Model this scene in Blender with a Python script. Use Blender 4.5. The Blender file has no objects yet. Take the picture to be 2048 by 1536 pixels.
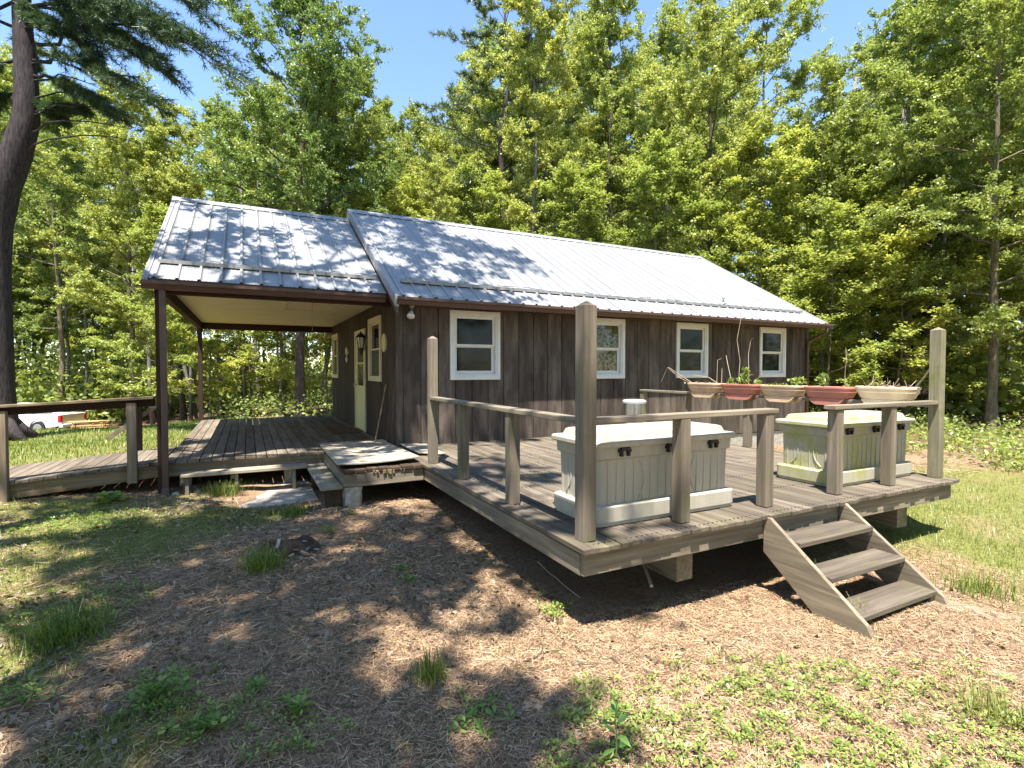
import bpy, math, random
import numpy as np
from mathutils import Vector, Matrix
PI = math.pi
R = math.radians
scene = bpy.context.scene
COL = scene.collection
rng = np.random.default_rng(7)
random.seed(7)

# ------------------------------------------------------------------ camera geometry
EYE = np.array([0.0, 0.0, 1.25])          # z = 0 is the top of the front deck
FPX = 1044.0
yaw = math.atan2(529, 1044); pit = math.atan2(28, 1044)
FWD = np.array([math.sin(yaw)*math.cos(pit), math.cos(yaw)*math.cos(pit), -math.sin(pit)])
RGT = np.array([math.cos(yaw), -math.sin(yaw), 0.0])
UPV = np.cross(RGT, FWD)
def at(px, py, depth):
    """a place in the world, named by where the eye sees it and how far away it is"""
    return EYE + depth*(FWD + RGT*(px-1024)/FPX + UPV*(768-py)/FPX)

# ------------------------------------------------------------------ terrain
CP = np.array([
 (4.5,2.2,-.66),(3,0,-.66),(1,2,-.62),(-1,3,-.6),(1.1,6.8,-.47),(-1,8.6,-.46),(-.8,8.2,-.48),(.3,8,-.54),(.4,7.0,-.55),
 (-2.6,8.5,-.40),(-1.3,8.4,-.44),(-4,8.6,-.42),(7,1,-.7),(7.5,4,-.62),(10,3.5,-.62),(12,5,-.6),(13,9,-.6),(20,8,-.6),(5,5,-.72),
 (2.5,4.5,-.62),(3.5,3.5,-.7),(-6,18.6,-.65),(-10,38,-2.4),(-7,36,-2.25),(-8,28,-1.6),(0,30,-1.2),(10,30,-.7),(25,25,-.6),(-8,15,-.5),
 (-3,13,-.4),(-6,10,-.4),(-20,30,-2.3),(-30,10,-1.2),(5,12,-.6),(0,16,-.6),(2,23.5,-.8),(3,-10,-.7),(-20,-10,-.7),(30,-10,-.7),(45,45,-.4),
 (-30,50,-2.7),(0,60,-1.8),(60,0,-.6),(-60,60,-3),(0,120,-2),(120,0,-1),(-120,0,-2),(0,-120,-1)])
def zg(x, y):
    x = np.asarray(x, float); y = np.asarray(y, float)
    num = np.zeros(np.broadcast(x, y).shape); den = num.copy()
    for cx, cy, cz in CP:
        w = 1.0/(((x-cx)**2+(y-cy)**2)+.15)**1.6
        num += w*cz; den += w
    return num/den
def zg1(x, y): return float(zg(np.array([x]), np.array([y]))[0])

def hash2(ix, iy, s):
    v = np.sin(ix*127.1+iy*311.7+s*74.7)*43758.5453
    return v-np.floor(v)
def vn(x, y, sc, s=0):
    x = np.asarray(x)*sc; y = np.asarray(y)*sc
    ix = np.floor(x); iy = np.floor(y); fx = x-ix; fy = y-iy
    fx = fx*fx*(3-2*fx); fy = fy*fy*(3-2*fy)
    a = hash2(ix,iy,s); b = hash2(ix+1,iy,s); c = hash2(ix,iy+1,s); d = hash2(ix+1,iy+1,s)
    return (a*(1-fx)+b*fx)*(1-fy)+(c*(1-fx)+d*fx)*fy
def fbm(x, y, sc, s=0): return .5*vn(x,y,sc,s)+.3*vn(x,y,sc*2.1,s+3)+.2*vn(x,y,sc*4.3,s+7)

def ell(x, y, cx, cy, rx, ry, rot=0.0):
    c, s = math.cos(rot), math.sin(rot); dx = x-cx; dy = y-cy
    u = (dx*c+dy*s)/rx; v = (-dx*s+dy*c)/ry
    return np.clip(1.35-(u*u+v*v), 0, 1)
GREEN = [(-2.6,8.0,2.2,.75,0),(-1.7,6.6,1.5,1.35,0),(-2.2,5.4,1.2,1.3,0),(-.35,6.9,.7,.75,0),(-1.35,4.6,.55,.8,0),(.25,7.0,.5,.35,0),
         (9.5,3.6,4.2,2.1,0),(7.0,2.1,1.3,.85,.5),(9,6.5,3,2.0,0),(6.2,1.2,1.5,.8,0),(-6,13.5,6,3.6,0),(-3,20,6,7,0),(-9,24,9,10,0),(-.55,3.15,.45,.3,0)]
WEED = [(2.15,1.7,.75,.55,0),(2.75,1.55,.8,.5,0),(3.35,1.35,.8,.5,.3),(1.75,2.25,.35,.35,0),(2.5,2.2,.5,.3,-.4),(3.8,.95,.6,.35,0),(1.35,2.05,.35,.2,0),(.3,2.75,.2,.12,0),
        (-.45,3.5,.3,.3,0),(-.05,3.15,.25,.15,0),(.1,2.9,.22,.2,0),(-1.15,4.9,.5,.5,0),(3.15,2.0,.45,.2,-.6),(-1.6,7.2,.7,.6,0)]
def green(x, y):
    m = np.zeros(np.shape(x))
    for e in GREEN: m = np.maximum(m, ell(x, y, *e))
    return np.clip(m*(.35+1.3*fbm(x,y,1.7,2))-.18, 0, 1)
def weed(x, y):
    m = np.zeros(np.shape(x))
    for e in WEED: m = np.maximum(m, ell(x, y, *e))
    return np.clip(m*(.2+1.6*fbm(x,y,3.0,9))-.25, 0, 1)

# ------------------------------------------------------------------ materials
def nt(name):
    m = bpy.data.materials.new(name); m.use_nodes = True
    t = m.node_tree; t.nodes.clear()
    return m, t
def N(t, k, **kw):
    n = t.nodes.new(k)
    for a, v in kw.items():
        if a.startswith('i_'):
            n.inputs[a[2:].replace('_', ' ')].default_value = v
        else: setattr(n, a, v)
    return n
def ramp(t, fac, stops):
    r = N(t, 'ShaderNodeValToRGB'); e = r.color_ramp.elements
    while len(e) < len(stops): e.new(.5)
    for i, (p, c) in enumerate(stops):
        e[i].position = p; e[i].color = (*c, 1)
    t.links.new(fac, r.inputs[0]); return r.outputs[0]
def mix(t, f, a, b, mode='MIX'):
    m = N(t, 'ShaderNodeMix', data_type='RGBA', blend_type=mode)
    if isinstance(f, (int, float)): m.inputs[0].default_value = f
    else: t.links.new(f, m.inputs[0])
    for i, v in ((6, a), (7, b)):
        if isinstance(v, tuple): m.inputs[i].default_value = (*v, 1)
        else: t.links.new(v, m.inputs[i])
    return m.outputs[2]
def noise(t, vec, scale, detail=3, rough=.55, stretch=None):
    if stretch:
        mp = N(t, 'ShaderNodeMapping'); mp.inputs['Scale'].default_value = stretch
        t.links.new(vec, mp.inputs[0]); vec = mp.outputs[0]
    n = N(t, 'ShaderNodeTexNoise'); n.inputs['Scale'].default_value = scale
    n.inputs['Detail'].default_value = detail; n.inputs['Roughness'].default_value = rough
    t.links.new(vec, n.inputs['Vector']); return n.outputs['Fac']
def finish(m, t, col, rough=.8, bump=None, bstr=.3, bdist=.005, metal=0, spec=.3):
    p = N(t, 'ShaderNodeBsdfPrincipled'); o = N(t, 'ShaderNodeOutputMaterial')
    if isinstance(col, tuple): p.inputs['Base Color'].default_value = (*col, 1)
    else: t.links.new(col, p.inputs['Base Color'])
    if isinstance(rough, (int, float)): p.inputs['Roughness'].default_value = rough
    else: t.links.new(rough, p.inputs['Roughness'])
    p.inputs['Metallic'].default_value = metal
    p.inputs['Specular IOR Level'].default_value = spec
    if bump is not None:
        b = N(t, 'ShaderNodeBump'); b.inputs['Strength'].default_value = bstr; b.inputs['Distance'].default_value = bdist
        t.links.new(bump, b.inputs['Height']); t.links.new(b.outputs[0], p.inputs['Normal'])
    t.links.new(p.outputs[0], o.inputs[0]); return m
def oc(t): return N(t, 'ShaderNodeTexCoord').outputs['Object']
def island(t): return N(t, 'ShaderNodeNewGeometry').outputs['Random Per Island']
def plain(name, c, rough=.6, var=.25, scale=6, metal=0, spec=.3, bstr=.15):
    m, t = nt(name); v = oc(t); n = noise(t, v, scale, 4)
    lo = tuple(x*(1-var) for x in c); hi = tuple(min(1, x*(1+var)) for x in c)
    return finish(m, t, ramp(t, n, [(.3, lo), (.7, hi)]), rough, n, bstr, .004, metal, spec)
def wood(name, axis, dark, light, algae=0.0, stain=.5, fine=38):
    m, t = nt(name); v = oc(t)
    st = [fine, fine, fine]; st[axis] = 1.6
    g = noise(t, v, 1.0, 4, .6, tuple(st))
    st2 = [9, 9, 9]; st2[axis] = .9
    g2 = noise(t, v, 1.0, 2, .5, tuple(st2))
    big = noise(t, v, 2.3, 3)
    c = ramp(t, g, [(.28, dark), (.5, tuple((a+b)/2 for a, b in zip(dark, light))), (.74, light)])
    c = mix(t, mixv(t, g2, .35, .65, 0, .55), c, tuple(x*.55 for x in dark))
    c = mix(t, mixv(t, big, .45, .75, 0, stain), c, tuple(x*.5 for x in light))
    if algae:
        al = noise(t, v, 3.1, 4, .65)
        c = mix(t, mixv(t, al, .5, .68, 0, algae), c, (.17, .19, .06))
    i = island(t)
    c = mix(t, 1.0, c, ramp(t, i, [(0, (.68, .66, .64)), (1, (1.12, 1.1, 1.08))]), 'MULTIPLY')
    return finish(m, t, c, .85, g, .5, .004, 0, .2)
def mixv(t, f, a, b, lo, hi):
    mr = N(t, 'ShaderNodeMapRange'); mr.clamp = True
    for i, v in enumerate((a, b, lo, hi)): mr.inputs[i+1].default_value = v
    t.links.new(f, mr.inputs[0]); return mr.outputs[0]

GD, GL = (.18, .15, .115), (.45, .39, .285)
M = {}
for ax, nm in enumerate('xyz'):
    M['wood_'+nm] = wood('weathered_wood_'+nm, ax, GD, GL)
    M['deckwood_'+nm] = wood('deck_wood_'+nm, ax, (.10, .082, .064), (.25, .21, .165), .2)
M['postwood'] = wood('post_wood', 2, GD, (.38, .32, .25), .5)
M['greenpost'] = wood('algae_post_wood', 2, (.2, .19, .11), (.40, .37, .27), .95)
M['rampwood'] = wood('ramp_wood', 1, (.13, .105, .08), (.28, .235, .185), .0)
M['rampjoist'] = wood('ramp_joist_wood', 0, (.2, .14, .08), (.40, .31, .2), .25)
M['ramppost'] = wood('ramp_post_wood', 2, (.24, .18, .125), (.46, .37, .27), .1)
M['brownbeam_x'] = wood('brown_beam_x', 0, (.045, .024, .018), (.09, .05, .036), 0)
M['brownbeam_y'] = wood('brown_beam_y', 1, (.05, .027, .018), (.1, .055, .036), 0)
M['brownbeam_z'] = wood('brown_beam_z', 2, (.05, .03, .024), (.10, .062, .048), 0)
M['plywood'] = wood('old_plywood', 1, (.33, .29, .23), (.56, .50, .41), .12, .6, 20)
M['step_ply'] = wood('step_plank', 1, (.28, .25, .19), (.5, .45, .34), .3, .5, 20)
M['benchwood'] = wood('step_bench_wood', 0, (.3, .25, .18), (.58, .5, .38), .1)
M['yellowwood'] = wood('new_pine_wood', 0, (.5, .32, .12), (.68, .46, .2), 0, .2)
M['stumpwood'] = wood('rotten_wood', 2, (.035, .025, .018), (.16, .11, .07), 0)
def siding(name, dark, light, fade):
    m, t = nt(name); v = oc(t)
    g = noise(t, v, 1.0, 4, .6, (30, 30, 1.3)); b = noise(t, v, 1.0, 3, .6, (7, 7, 1.5)); k = noise(t, v, 26, 1)
    c = ramp(t, g, [(.3, dark), (.72, light)])
    c = mix(t, mixv(t, b, .42, .68, 0, .75), c, fade)
    c = mix(t, mixv(t, k, .72, .78, 0, .35), c, (.05, .035, .025))
    c = mix(t, 1.0, c, ramp(t, island(t), [(0, (.6, .58, .57)), (1, (1.2, 1.18, 1.16))]), 'MULTIPLY')
    return finish(m, t, c, .8, g, .4, .004, 0, .25)
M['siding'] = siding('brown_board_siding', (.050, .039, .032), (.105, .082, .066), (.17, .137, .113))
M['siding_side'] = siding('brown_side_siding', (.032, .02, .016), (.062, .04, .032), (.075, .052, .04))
M['trim_brown'] = plain('brown_metal_trim', (.085, .045, .034), .35, .12, 3, 0, .5)
M['dark_inside'] = plain('dark_interior', (.012, .01, .009), .9)
M['white'] = plain('white_vinyl', (.72, .70, .66), .4, .06, 5)
M['cream'] = plain('cream_paint', (.62, .53, .36), .55, .06, 2)
M['creamdoor'] = plain('cream_door_paint', (.66, .60, .30), .45, .05, 2)
M['black'] = plain('black_metal', (.015, .015, .016), .4)
M['lampglass'] = plain('frosted_lamp_glass', (.55, .5, .38), .3, .05)
M['steel'] = plain('brushed_steel', (.62, .62, .6), .27, .05, 3, 1.0)
M['steel_lid'] = plain('grey_lid', (.35, .36, .37), .4, .1)
M['aluminium'] = plain('aluminium', (.6, .6, .6), .35, .1, 4, .9)
M['rubber'] = plain('tyre_rubber', (.02, .02, .02), .8)
M['truckwhite'] = plain('white_car_paint', (.75, .76, .78), .25, .03, 1, 0, .5)
M['truckdark'] = plain('dark_glass', (.01, .012, .013), .1, .05, 1, 0, .6)
M['tailgate'] = plain('tailgate_paint', (.62, .55, .3), .3, .04, 1, 0, .5)
M['red'] = plain('red_lens', (.5, .02, .02), .2, .1)
M['concrete'] = plain('old_concrete', (.36, .32, .27), .9, .35, 7, 0, .2, .5)
M['pathmat'] = plain('straw_covered_concrete', (.27, .205, .145), .95, .55, 16, 0, .1, .8)
M['block'] = plain('concrete_block', (.36, .33, .28), .95, .35, 14, 0, .2, .9)
M['terra'] = plain('terracotta_plastic', (.50, .20, .15), .5, .12, 4)
M['tanpot'] = plain('tan_plastic', (.62, .43, .28), .5, .16, 5)
M['palepot'] = plain('pale_plastic', (.72, .58, .40), .5, .18, 5)
M['potsoil'] = plain('pot_soil', (.16, .08, .04), .95, .5, 25)
M['drystem'] = plain('dry_stem', (.42, .33, .23), .8, .3, 8)
M['twig'] = plain('twig_bark', (.11, .085, .06), .9, .4, 9)
M['paleyellow'] = plain('yellow_disc', (.62, .5, .22), .5, .15, 8)
M['mat'] = plain('doormat_fibre', (.09, .05, .035), .95, .3, 30)
M['plant'] = plain('seedling_leaf', (.15, .26, .055), .5, .25, 10)

def glass():
    m, t = nt('window_glass')
    v = oc(t); n = noise(t, v, 1.4, 1)
    return finish(m, t, (.012, .013, .012), .05, n, .05, .02, 0, .22)
M['glass'] = glass()
def curtain_glass():
    m, t = nt('window_glass_curtained'); v = oc(t)
    n = noise(t, v, 1.0, 2, .5, (26, 26, .4))
    return finish(m, t, ramp(t, n, [(.35, (.02, .017, .008)), (.65, (.075, .06, .022))]), .02, None, 0, 0, 0, .7)
M['glass_curtain'] = curtain_glass()
def roofmat(name, off):
    m, t = nt(name); v = oc(t)
    a = noise(t, v, 1.0, 4, .6, (5, .6, .6)); b = noise(t, v, 9, 3); st_ = noise(t, v, 1.0, 3, .6, (9, 1.1, 1.1))
    c = ramp(t, a, [(.3, (.27, .275, .28)), (.7, (.345, .345, .34))])
    c = mix(t, mixv(t, b, .55, .75, 0, .35), c, (.23, .225, .215))
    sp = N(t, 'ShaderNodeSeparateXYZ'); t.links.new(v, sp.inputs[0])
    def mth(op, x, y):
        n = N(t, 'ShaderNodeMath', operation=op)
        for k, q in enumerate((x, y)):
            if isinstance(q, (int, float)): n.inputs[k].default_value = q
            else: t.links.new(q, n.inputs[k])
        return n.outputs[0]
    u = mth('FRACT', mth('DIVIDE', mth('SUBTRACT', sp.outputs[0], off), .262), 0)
    line = mth('MULTIPLY', mixv(t, mth('ABSOLUTE', mth('SUBTRACT', u, .13), 0), .02, .09, .75, 0), mixv(t, st_, .35, .6, .35, 1))   # dark line at each rib foot: dirt plus contact shade painted into the colour
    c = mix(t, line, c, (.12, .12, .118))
    return finish(m, t, c, mixv(t, b, .3, .7, .4, .55), b, .05, .003, .3, .5)
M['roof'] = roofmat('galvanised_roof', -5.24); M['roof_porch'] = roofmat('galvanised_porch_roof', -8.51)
def boxmat(name, algae, base=(.43, .395, .32)):
    m, t = nt(name); v = oc(t)
    s = noise(t, v, 1.0, 4, .65, (14, 14, 1.2)); k = noise(t, v, 5, 4, .65); fine = noise(t, v, 60, 2)
    c = ramp(t, s, [(.35, tuple(x*.84 for x in base)), (.65, base)])
    c = mix(t, mixv(t, k, .52, .75, 0, .55), c, (.33, .31, .22))
    c = mix(t, mixv(t, fine, .62, .75, 0, .35), c, (.27, .27, .19))
    if algae:
        sep = N(t, 'ShaderNodeSeparateXYZ'); t.links.new(v, sep.inputs[0])
        side = mixv(t, sep.outputs[0], -.15, .35, 1, 0)
        ad = N(t, 'ShaderNodeMath', operation='MULTIPLY'); t.links.new(side, ad.inputs[0])
        t.links.new(mixv(t, k, .36, .6, 0, algae), ad.inputs[1])
        ad2 = N(t, 'ShaderNodeMath', operation='MAXIMUM'); t.links.new(ad.outputs[0], ad2.inputs[0])
        t.links.new(mixv(t, s, .52, .7, 0, algae*.55), ad2.inputs[1])
        c = mix(t, ad2.outputs[0], c, (.33, .33, .09))
    return finish(m, t, c, .5, k, .1, .004, 0, .35)
M['box1'] = boxmat('beige_resin', .0)
M['box2'] = boxmat('beige_resin_algae', .7, (.43, .40, .325))

def leafmat(name, c1, c2, trans=.45, gloss=.06):
    m, t = nt(name)
    i = island(t); oi = N(t, 'ShaderNodeObjectInfo').outputs['Random']
    c = ramp(t, i, [(0, tuple(x*.6 for x in c1)), (.5, c1), (1, c2)])
    hs = N(t, 'ShaderNodeHueSaturation')
    mr = mixv(t, oi, 0, 1, .485, .512); t.links.new(mr, hs.inputs['Hue'])
    mv = mixv(t, oi, 0, 1, 1.12, .84); t.links.new(mv, hs.inputs['Value'])
    t.links.new(c, hs.inputs['Color']); c = hs.outputs[0]
    d = N(t, 'ShaderNodeBsdfDiffuse'); tr = N(t, 'ShaderNodeBsdfTranslucent'); g = N(t, 'ShaderNodeBsdfGlossy')
    g.inputs['Roughness'].default_value = .42; g.inputs['Color'].default_value = (.9, .95, .85, 1)
    t.links.new(c, d.inputs[0])
    yel = mix(t, 1.0, c, (1.15, 1.1, .6), 'MULTIPLY'); t.links.new(yel, tr.inputs[0])
    a = N(t, 'ShaderNodeMixShader'); a.inputs[0].default_value = trans
    t.links.new(d.outputs[0], a.inputs[1]); t.links.new(tr.outputs[0], a.inputs[2])
    b = N(t, 'ShaderNodeMixShader'); b.inputs[0].default_value = gloss
    t.links.new(a.outputs[0], b.inputs[1]); t.links.new(g.outputs[0], b.inputs[2])
    o = N(t, 'ShaderNodeOutputMaterial'); t.links.new(b.outputs[0], o.inputs[0]); return m
M['leaf_yellow'] = leafmat('leaf_yellow_green', (.385, .445, .11), (.60, .63, .24), .5, .03)
M['leaf_mid'] = leafmat('leaf_mid_green', (.285, .365, .095), (.49, .55, .19), .5, .03)
M['leaf_dark'] = leafmat('leaf_oak_green', (.21, .31, .08), (.40, .48, .15), .45, .035)
M['needle'] = leafmat('pine_needle', (.055, .11, .055), (.11, .175, .085), .25, .04)
M['needle_far'] = leafmat('pine_needle_pale', (.12, .175, .065), (.19, .24, .09), .3)
M['grass'] = leafmat('grass_blade', (.14, .22, .035), (.28, .335, .07), .45, .03)
M['grass_dry'] = leafmat('grass_blade_pale', (.21, .25, .06), (.36, .34, .14), .4, .04)
M['weed'] = leafmat('weed_leaf', (.17, .27, .05), (.33, .40, .10), .35, .03)
M['deadleaf'] = leafmat('dead_leaf', (.17, .12, .08), (.36, .285, .215), .1, .04)
def strawmat():
    m, t = nt('dry_straw')
    c = ramp(t, island(t), [(0, (.09, .055, .034)), (.3, (.27, .175, .108)), (.7, (.44, .295, .18)), (1, (.60, .445, .275))])
    return finish(m, t, c, .85, None, 0, 0, 0, .15)
M['straw'] = strawmat()
def bark(name, c1, c2, sc=1.0, moss=0.0):
    m, t = nt(name); v = oc(t)
    g = noise(t, v, 1.0, 5, .7, (22*sc, 22*sc, 3.5*sc)); b = noise(t, v, 1.8, 3)
    c = ramp(t, g, [(.35, c1), (.68, c2)])
    if moss: c = mix(t, mixv(t, b, .45, .7, 0, moss), c, (.16, .17, .07))
    return finish(m, t, c, .95, g, .9, .03, 0, .15)
M['bark_dark'] = bark('bark_dark', (.045, .034, .027), (.13, .105, .085))
M['bark_grey'] = bark('bark_grey', (.11, .10, .09), (.30, .275, .25))
M['bark_pine'] = bark('bark_pine', (.028, .023, .024), (.085, .072, .073))
M['bark_moss'] = bark('bark_mossy', (.09, .075, .05), (.27, .225, .15), 1, .5)
def groundmat():
    m, t = nt('ground_soil_and_thatch'); v = oc(t)
    at_ = N(t, 'ShaderNodeVertexColor'); at_.layer_name = 'cover'
    sep = N(t, 'ShaderNodeSeparateColor'); t.links.new(at_.outputs[0], sep.inputs[0])
    a = noise(t, v, 1.3, 4, .6); b = noise(t, v, 22, 4, .7); f = noise(t, v, 95, 3, .7); s = noise(t, v, 1.0, 3, .6, (140, 30, 30))
    straw = ramp(t, b, [(.25, (.115, .08, .052)), (.5, (.24, .165, .105)), (.75, (.36, .255, .165))])
    straw = mix(t, mixv(t, a, .42, .68, 0, .65), straw, (.20, .105, .06))
    straw = mix(t, mixv(t, f, .52, .7, 0, .7), straw, (.06, .04, .028))
    straw = mix(t, mixv(t, s, .55, .72, 0, .6), straw, (.40, .30, .205))
    grn = ramp(t, b, [(.3, (.07, .085, .02)), (.7, (.22, .23, .06))])
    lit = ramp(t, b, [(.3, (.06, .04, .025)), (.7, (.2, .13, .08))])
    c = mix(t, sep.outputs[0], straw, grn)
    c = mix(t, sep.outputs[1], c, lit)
    return finish(m, t, c, .95, f, .6, .012, 0, .1)
M['ground'] = groundmat()

# ------------------------------------------------------------------ mesh helpers
def world_loc(o):
    v = Vector((0, 0, 0))
    while o is not None:
        v += o.location; o = o.parent
    return v
class MB:
    def __init__(s): s.v = []; s.f = []
    def add(s, vs, fs):
        k = len(s.v); s.v.extend([tuple(p) for p in vs]); s.f.extend([tuple(i+k for i in f) for f in fs]); return s
    def box(s, x0, y0, z0, x1, y1, z1):
        if x0 > x1: x0, x1 = x1, x0
        if y0 > y1: y0, y1 = y1, y0
        if z0 > z1: z0, z1 = z1, z0
        return s.add([(x0,y0,z0),(x1,y0,z0),(x1,y1,z0),(x0,y1,z0),(x0,y0,z1),(x1,y0,z1),(x1,y1,z1),(x0,y1,z1)],
              [(0,3,2,1),(4,5,6,7),(0,1,5,4),(1,2,6,5),(2,3,7,6),(3,0,4,7)])
    def hexa(s, p):      # 8 points: bottom 4, top 4
        return s.add(p, [(0,3,2,1),(4,5,6,7),(0,1,5,4),(1,2,6,5),(2,3,7,6),(3,0,4,7)])
    def bar(s, a, b, w, h, up=(0,0,1)):
        a = Vector(a); b = Vector(b); d = (b-a).normalized(); u = Vector(up)
        r = d.cross(u).normalized(); u = r.cross(d).normalized(); r *= w/2; u *= h/2
        return s.hexa([a-r-u, a+r-u, b+r-u, b-r-u, a-r+u, a+r+u, b+r+u, b-r+u])
    def prism(s, poly, axis, a, b):
        n = len(poly); f = {0: lambda p,t: (t,p[0],p[1]), 1: lambda p,t: (p[0],t,p[1]), 2: lambda p,t: (p[0],p[1],t)}[axis]
        vs = [f(p,a) for p in poly]+[f(p,b) for p in poly]
        return s.add(vs, [tuple(range(n))[::-1], tuple(range(n, 2*n))]+[(i,(i+1)%n,n+(i+1)%n,n+i) for i in range(n)])
    def tube(s, pts, rad, n=8, cap=True):
        pts = [Vector(p) for p in pts]; k = len(s.v); m = len(pts)
        if not hasattr(rad, '__len__'): rad = [rad]*m
        ref = None
        for i, p in enumerate(pts):
            d = (pts[min(i+1, m-1)]-pts[max(i-1, 0)]).normalized()
            if ref is None:
                ref = Vector((1,0,0)) if abs(d.x) < .8 else Vector((0,1,0))
            a = (ref-d*ref.dot(d)).normalized(); ref = a; b = d.cross(a)
            for j in range(n):
                t = 2*PI*j/n; s.v.append(tuple(p+(a*math.cos(t)+b*math.sin(t))*rad[i]))
        for i in range(m-1):
            for j in range(n):
                s.f.append((k+i*n+j, k+i*n+(j+1)%n, k+(i+1)*n+(j+1)%n, k+(i+1)*n+j))
        if cap:
            s.f.append(tuple(k+j for j in range(n))[::-1]); s.f.append(tuple(k+(m-1)*n+j for j in range(n)))
        return s
    def rings(s, rr, cap=True):
        k = len(s.v); n = len(rr[0])
        for r in rr: s.v.extend([tuple(p) for p in r])
        for i in range(len(rr)-1):
            for j in range(n): s.f.append((k+i*n+j, k+i*n+(j+1)%n, k+(i+1)*n+(j+1)%n, k+(i+1)*n+j))
        if cap:
            s.f.append(tuple(k+j for j in range(n))[::-1]); s.f.append(tuple(k+(len(rr)-1)*n+j for j in range(n)))
        return s
    def build(s, name, mat, parent=None, bevel=0, smooth=False):
        off = world_loc(parent) if parent else Vector((0, 0, 0))
        me = bpy.data.meshes.new(name)
        me.from_pydata([(p[0]-off.x, p[1]-off.y, p[2]-off.z) for p in s.v], [], s.f)
        me.materials.append(mat); me.update()
        if smooth: me.shade_smooth()
        o = bpy.data.objects.new(name, me); COL.objects.link(o)
        if parent: o.parent = parent
        if bevel:
            b = o.modifiers.new('bevel', 'BEVEL'); b.width = bevel; b.segments = 2; b.limit_method = 'ANGLE'
        return o
def rrect(x0, y0, x1, y1, r, z, n=4):
    out = []
    for cx, cy, a in ((x1-r, y1-r, 0), (x0+r, y1-r, 90), (x0+r, y0+r, 180), (x1-r, y0+r, 270)):
        for i in range(n+1):
            t = R(a+90*i/n); out.append((cx+r*math.cos(t), cy+r*math.sin(t), z))
    return out
def quads(name, Q, mat, parent=None):
    """Q: (n,4,3) array of quads -> one mesh object"""
    n = len(Q); me = bpy.data.meshes.new(name)
    me.vertices.add(n*4); me.vertices.foreach_set('co', np.ascontiguousarray(Q, np.float32).ravel())
    me.loops.add(n*4); me.loops.foreach_set('vertex_index', np.arange(n*4, dtype=np.int32))
    me.polygons.add(n); me.polygons.foreach_set('loop_start', np.arange(0, n*4, 4, dtype=np.int32))
    me.materials.append(mat); me.update(calc_edges=True)
    o = bpy.data.objects.new(name, me); COL.objects.link(o)
    if parent: o.parent = parent
    return o
def tag(o, label=None, cat=None, group=None, kind=None):
    if label: o['label'] = label
    if cat: o['category'] = cat
    if group: o['group'] = group
    if kind: o['kind'] = kind
    return o
def thing(name, loc, label, cat, group=None):
    o = bpy.data.objects.new(name, None); COL.objects.link(o); o.location = loc; o.empty_display_size = .2
    return tag(o, label, cat, group)
def dup(o, parent=None):
    c = o.copy(); COL.objects.link(c)
    if parent: c.parent = parent
    for ch in list(o.children): dup(ch, c)
    return c

# ------------------------------------------------------------------ ground
def axis(lo, hi, st, far):
    a = list(np.arange(lo, hi+1e-6, st)); s = st; x = a[-1]
    while x < far: s *= 1.18; x += s; a.append(x)
    s = st; x = a[0]; pre = []
    while x > -far: s *= 1.18; x -= s; pre.append(x)
    return np.array(pre[::-1]+a)
gx = axis(-4, 12, .11, 450); gy = axis(0, 10, .11, 450)
GX, GY = np.meshgrid(gx, gy)
def bumps(x, y): return (fbm(x, y, 1.1, 5)-.5)*.09+(fbm(x, y, 5, 6)-.5)*.03
def ground_z(x, y):
    near = np.exp(-((x-3)**2+(y-5)**2)/900.)
    return zg(x, y)+bumps(x, y)*near+(fbm(x, y, .12, 8)-.5)*.5*(1-near)
GZ = ground_z(GX, GY)
ny, nx = GX.shape
me = bpy.data.meshes.new('ground')
idx = np.arange(nx*ny).reshape(ny, nx)
F = np.stack([idx[:-1,:-1], idx[:-1,1:], idx[1:,1:], idx[1:,:-1]], -1).reshape(-1, 4)
me.from_pydata(np.stack([GX, GY, GZ], -1).reshape(-1, 3).tolist(), [], F.tolist())
me.materials.append(M['ground']); me.shade_smooth()
ca = me.color_attributes.new('cover', 'FLOAT_COLOR', 'POINT')
gm = np.clip(green(GX, GY)*1.1, 0, .85)
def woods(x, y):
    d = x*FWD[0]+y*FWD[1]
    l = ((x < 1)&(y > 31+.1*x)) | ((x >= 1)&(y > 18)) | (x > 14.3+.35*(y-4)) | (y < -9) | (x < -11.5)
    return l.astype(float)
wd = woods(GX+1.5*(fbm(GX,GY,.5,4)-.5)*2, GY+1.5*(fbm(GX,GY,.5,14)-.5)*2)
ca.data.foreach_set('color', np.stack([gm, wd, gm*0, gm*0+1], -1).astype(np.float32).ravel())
gobj = bpy.data.objects.new('ground', me); COL.objects.link(gobj); tag(gobj, 'bare yard of dry thatch, soil and thin grass around the cabin', 'ground', None, 'structure')

def zgr(x, y): return ground_z(np.asarray(x, float), np.asarray(y, float))
def zat(x, y): return float(zgr([x], [y])[0])
# area that must stay free of blades: deck top etc.
def blocked(x, y):
    b = (x > 2.25)&(x < 7.1)&(y > 3.3)&(y < 8.4)
    b |= (x > 2.1)&(x < 12.7)&(y > 8.3)&(y < 15.7)
    b |= (x > -1.1)&(x < 2.2)&(y > 8.8)&(y < 15.5)
    b |= (x > -.1)&(x < .84)&(y > 7.6)&(y < 9.2)
    b |= (x > .8)&(x < 2.1)&(y > 6.8)&(y < 9)
    b |= (x > -5.5)&(x < -1.0)&(y > 8.8)&(y < 10.5)
    return b

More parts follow.
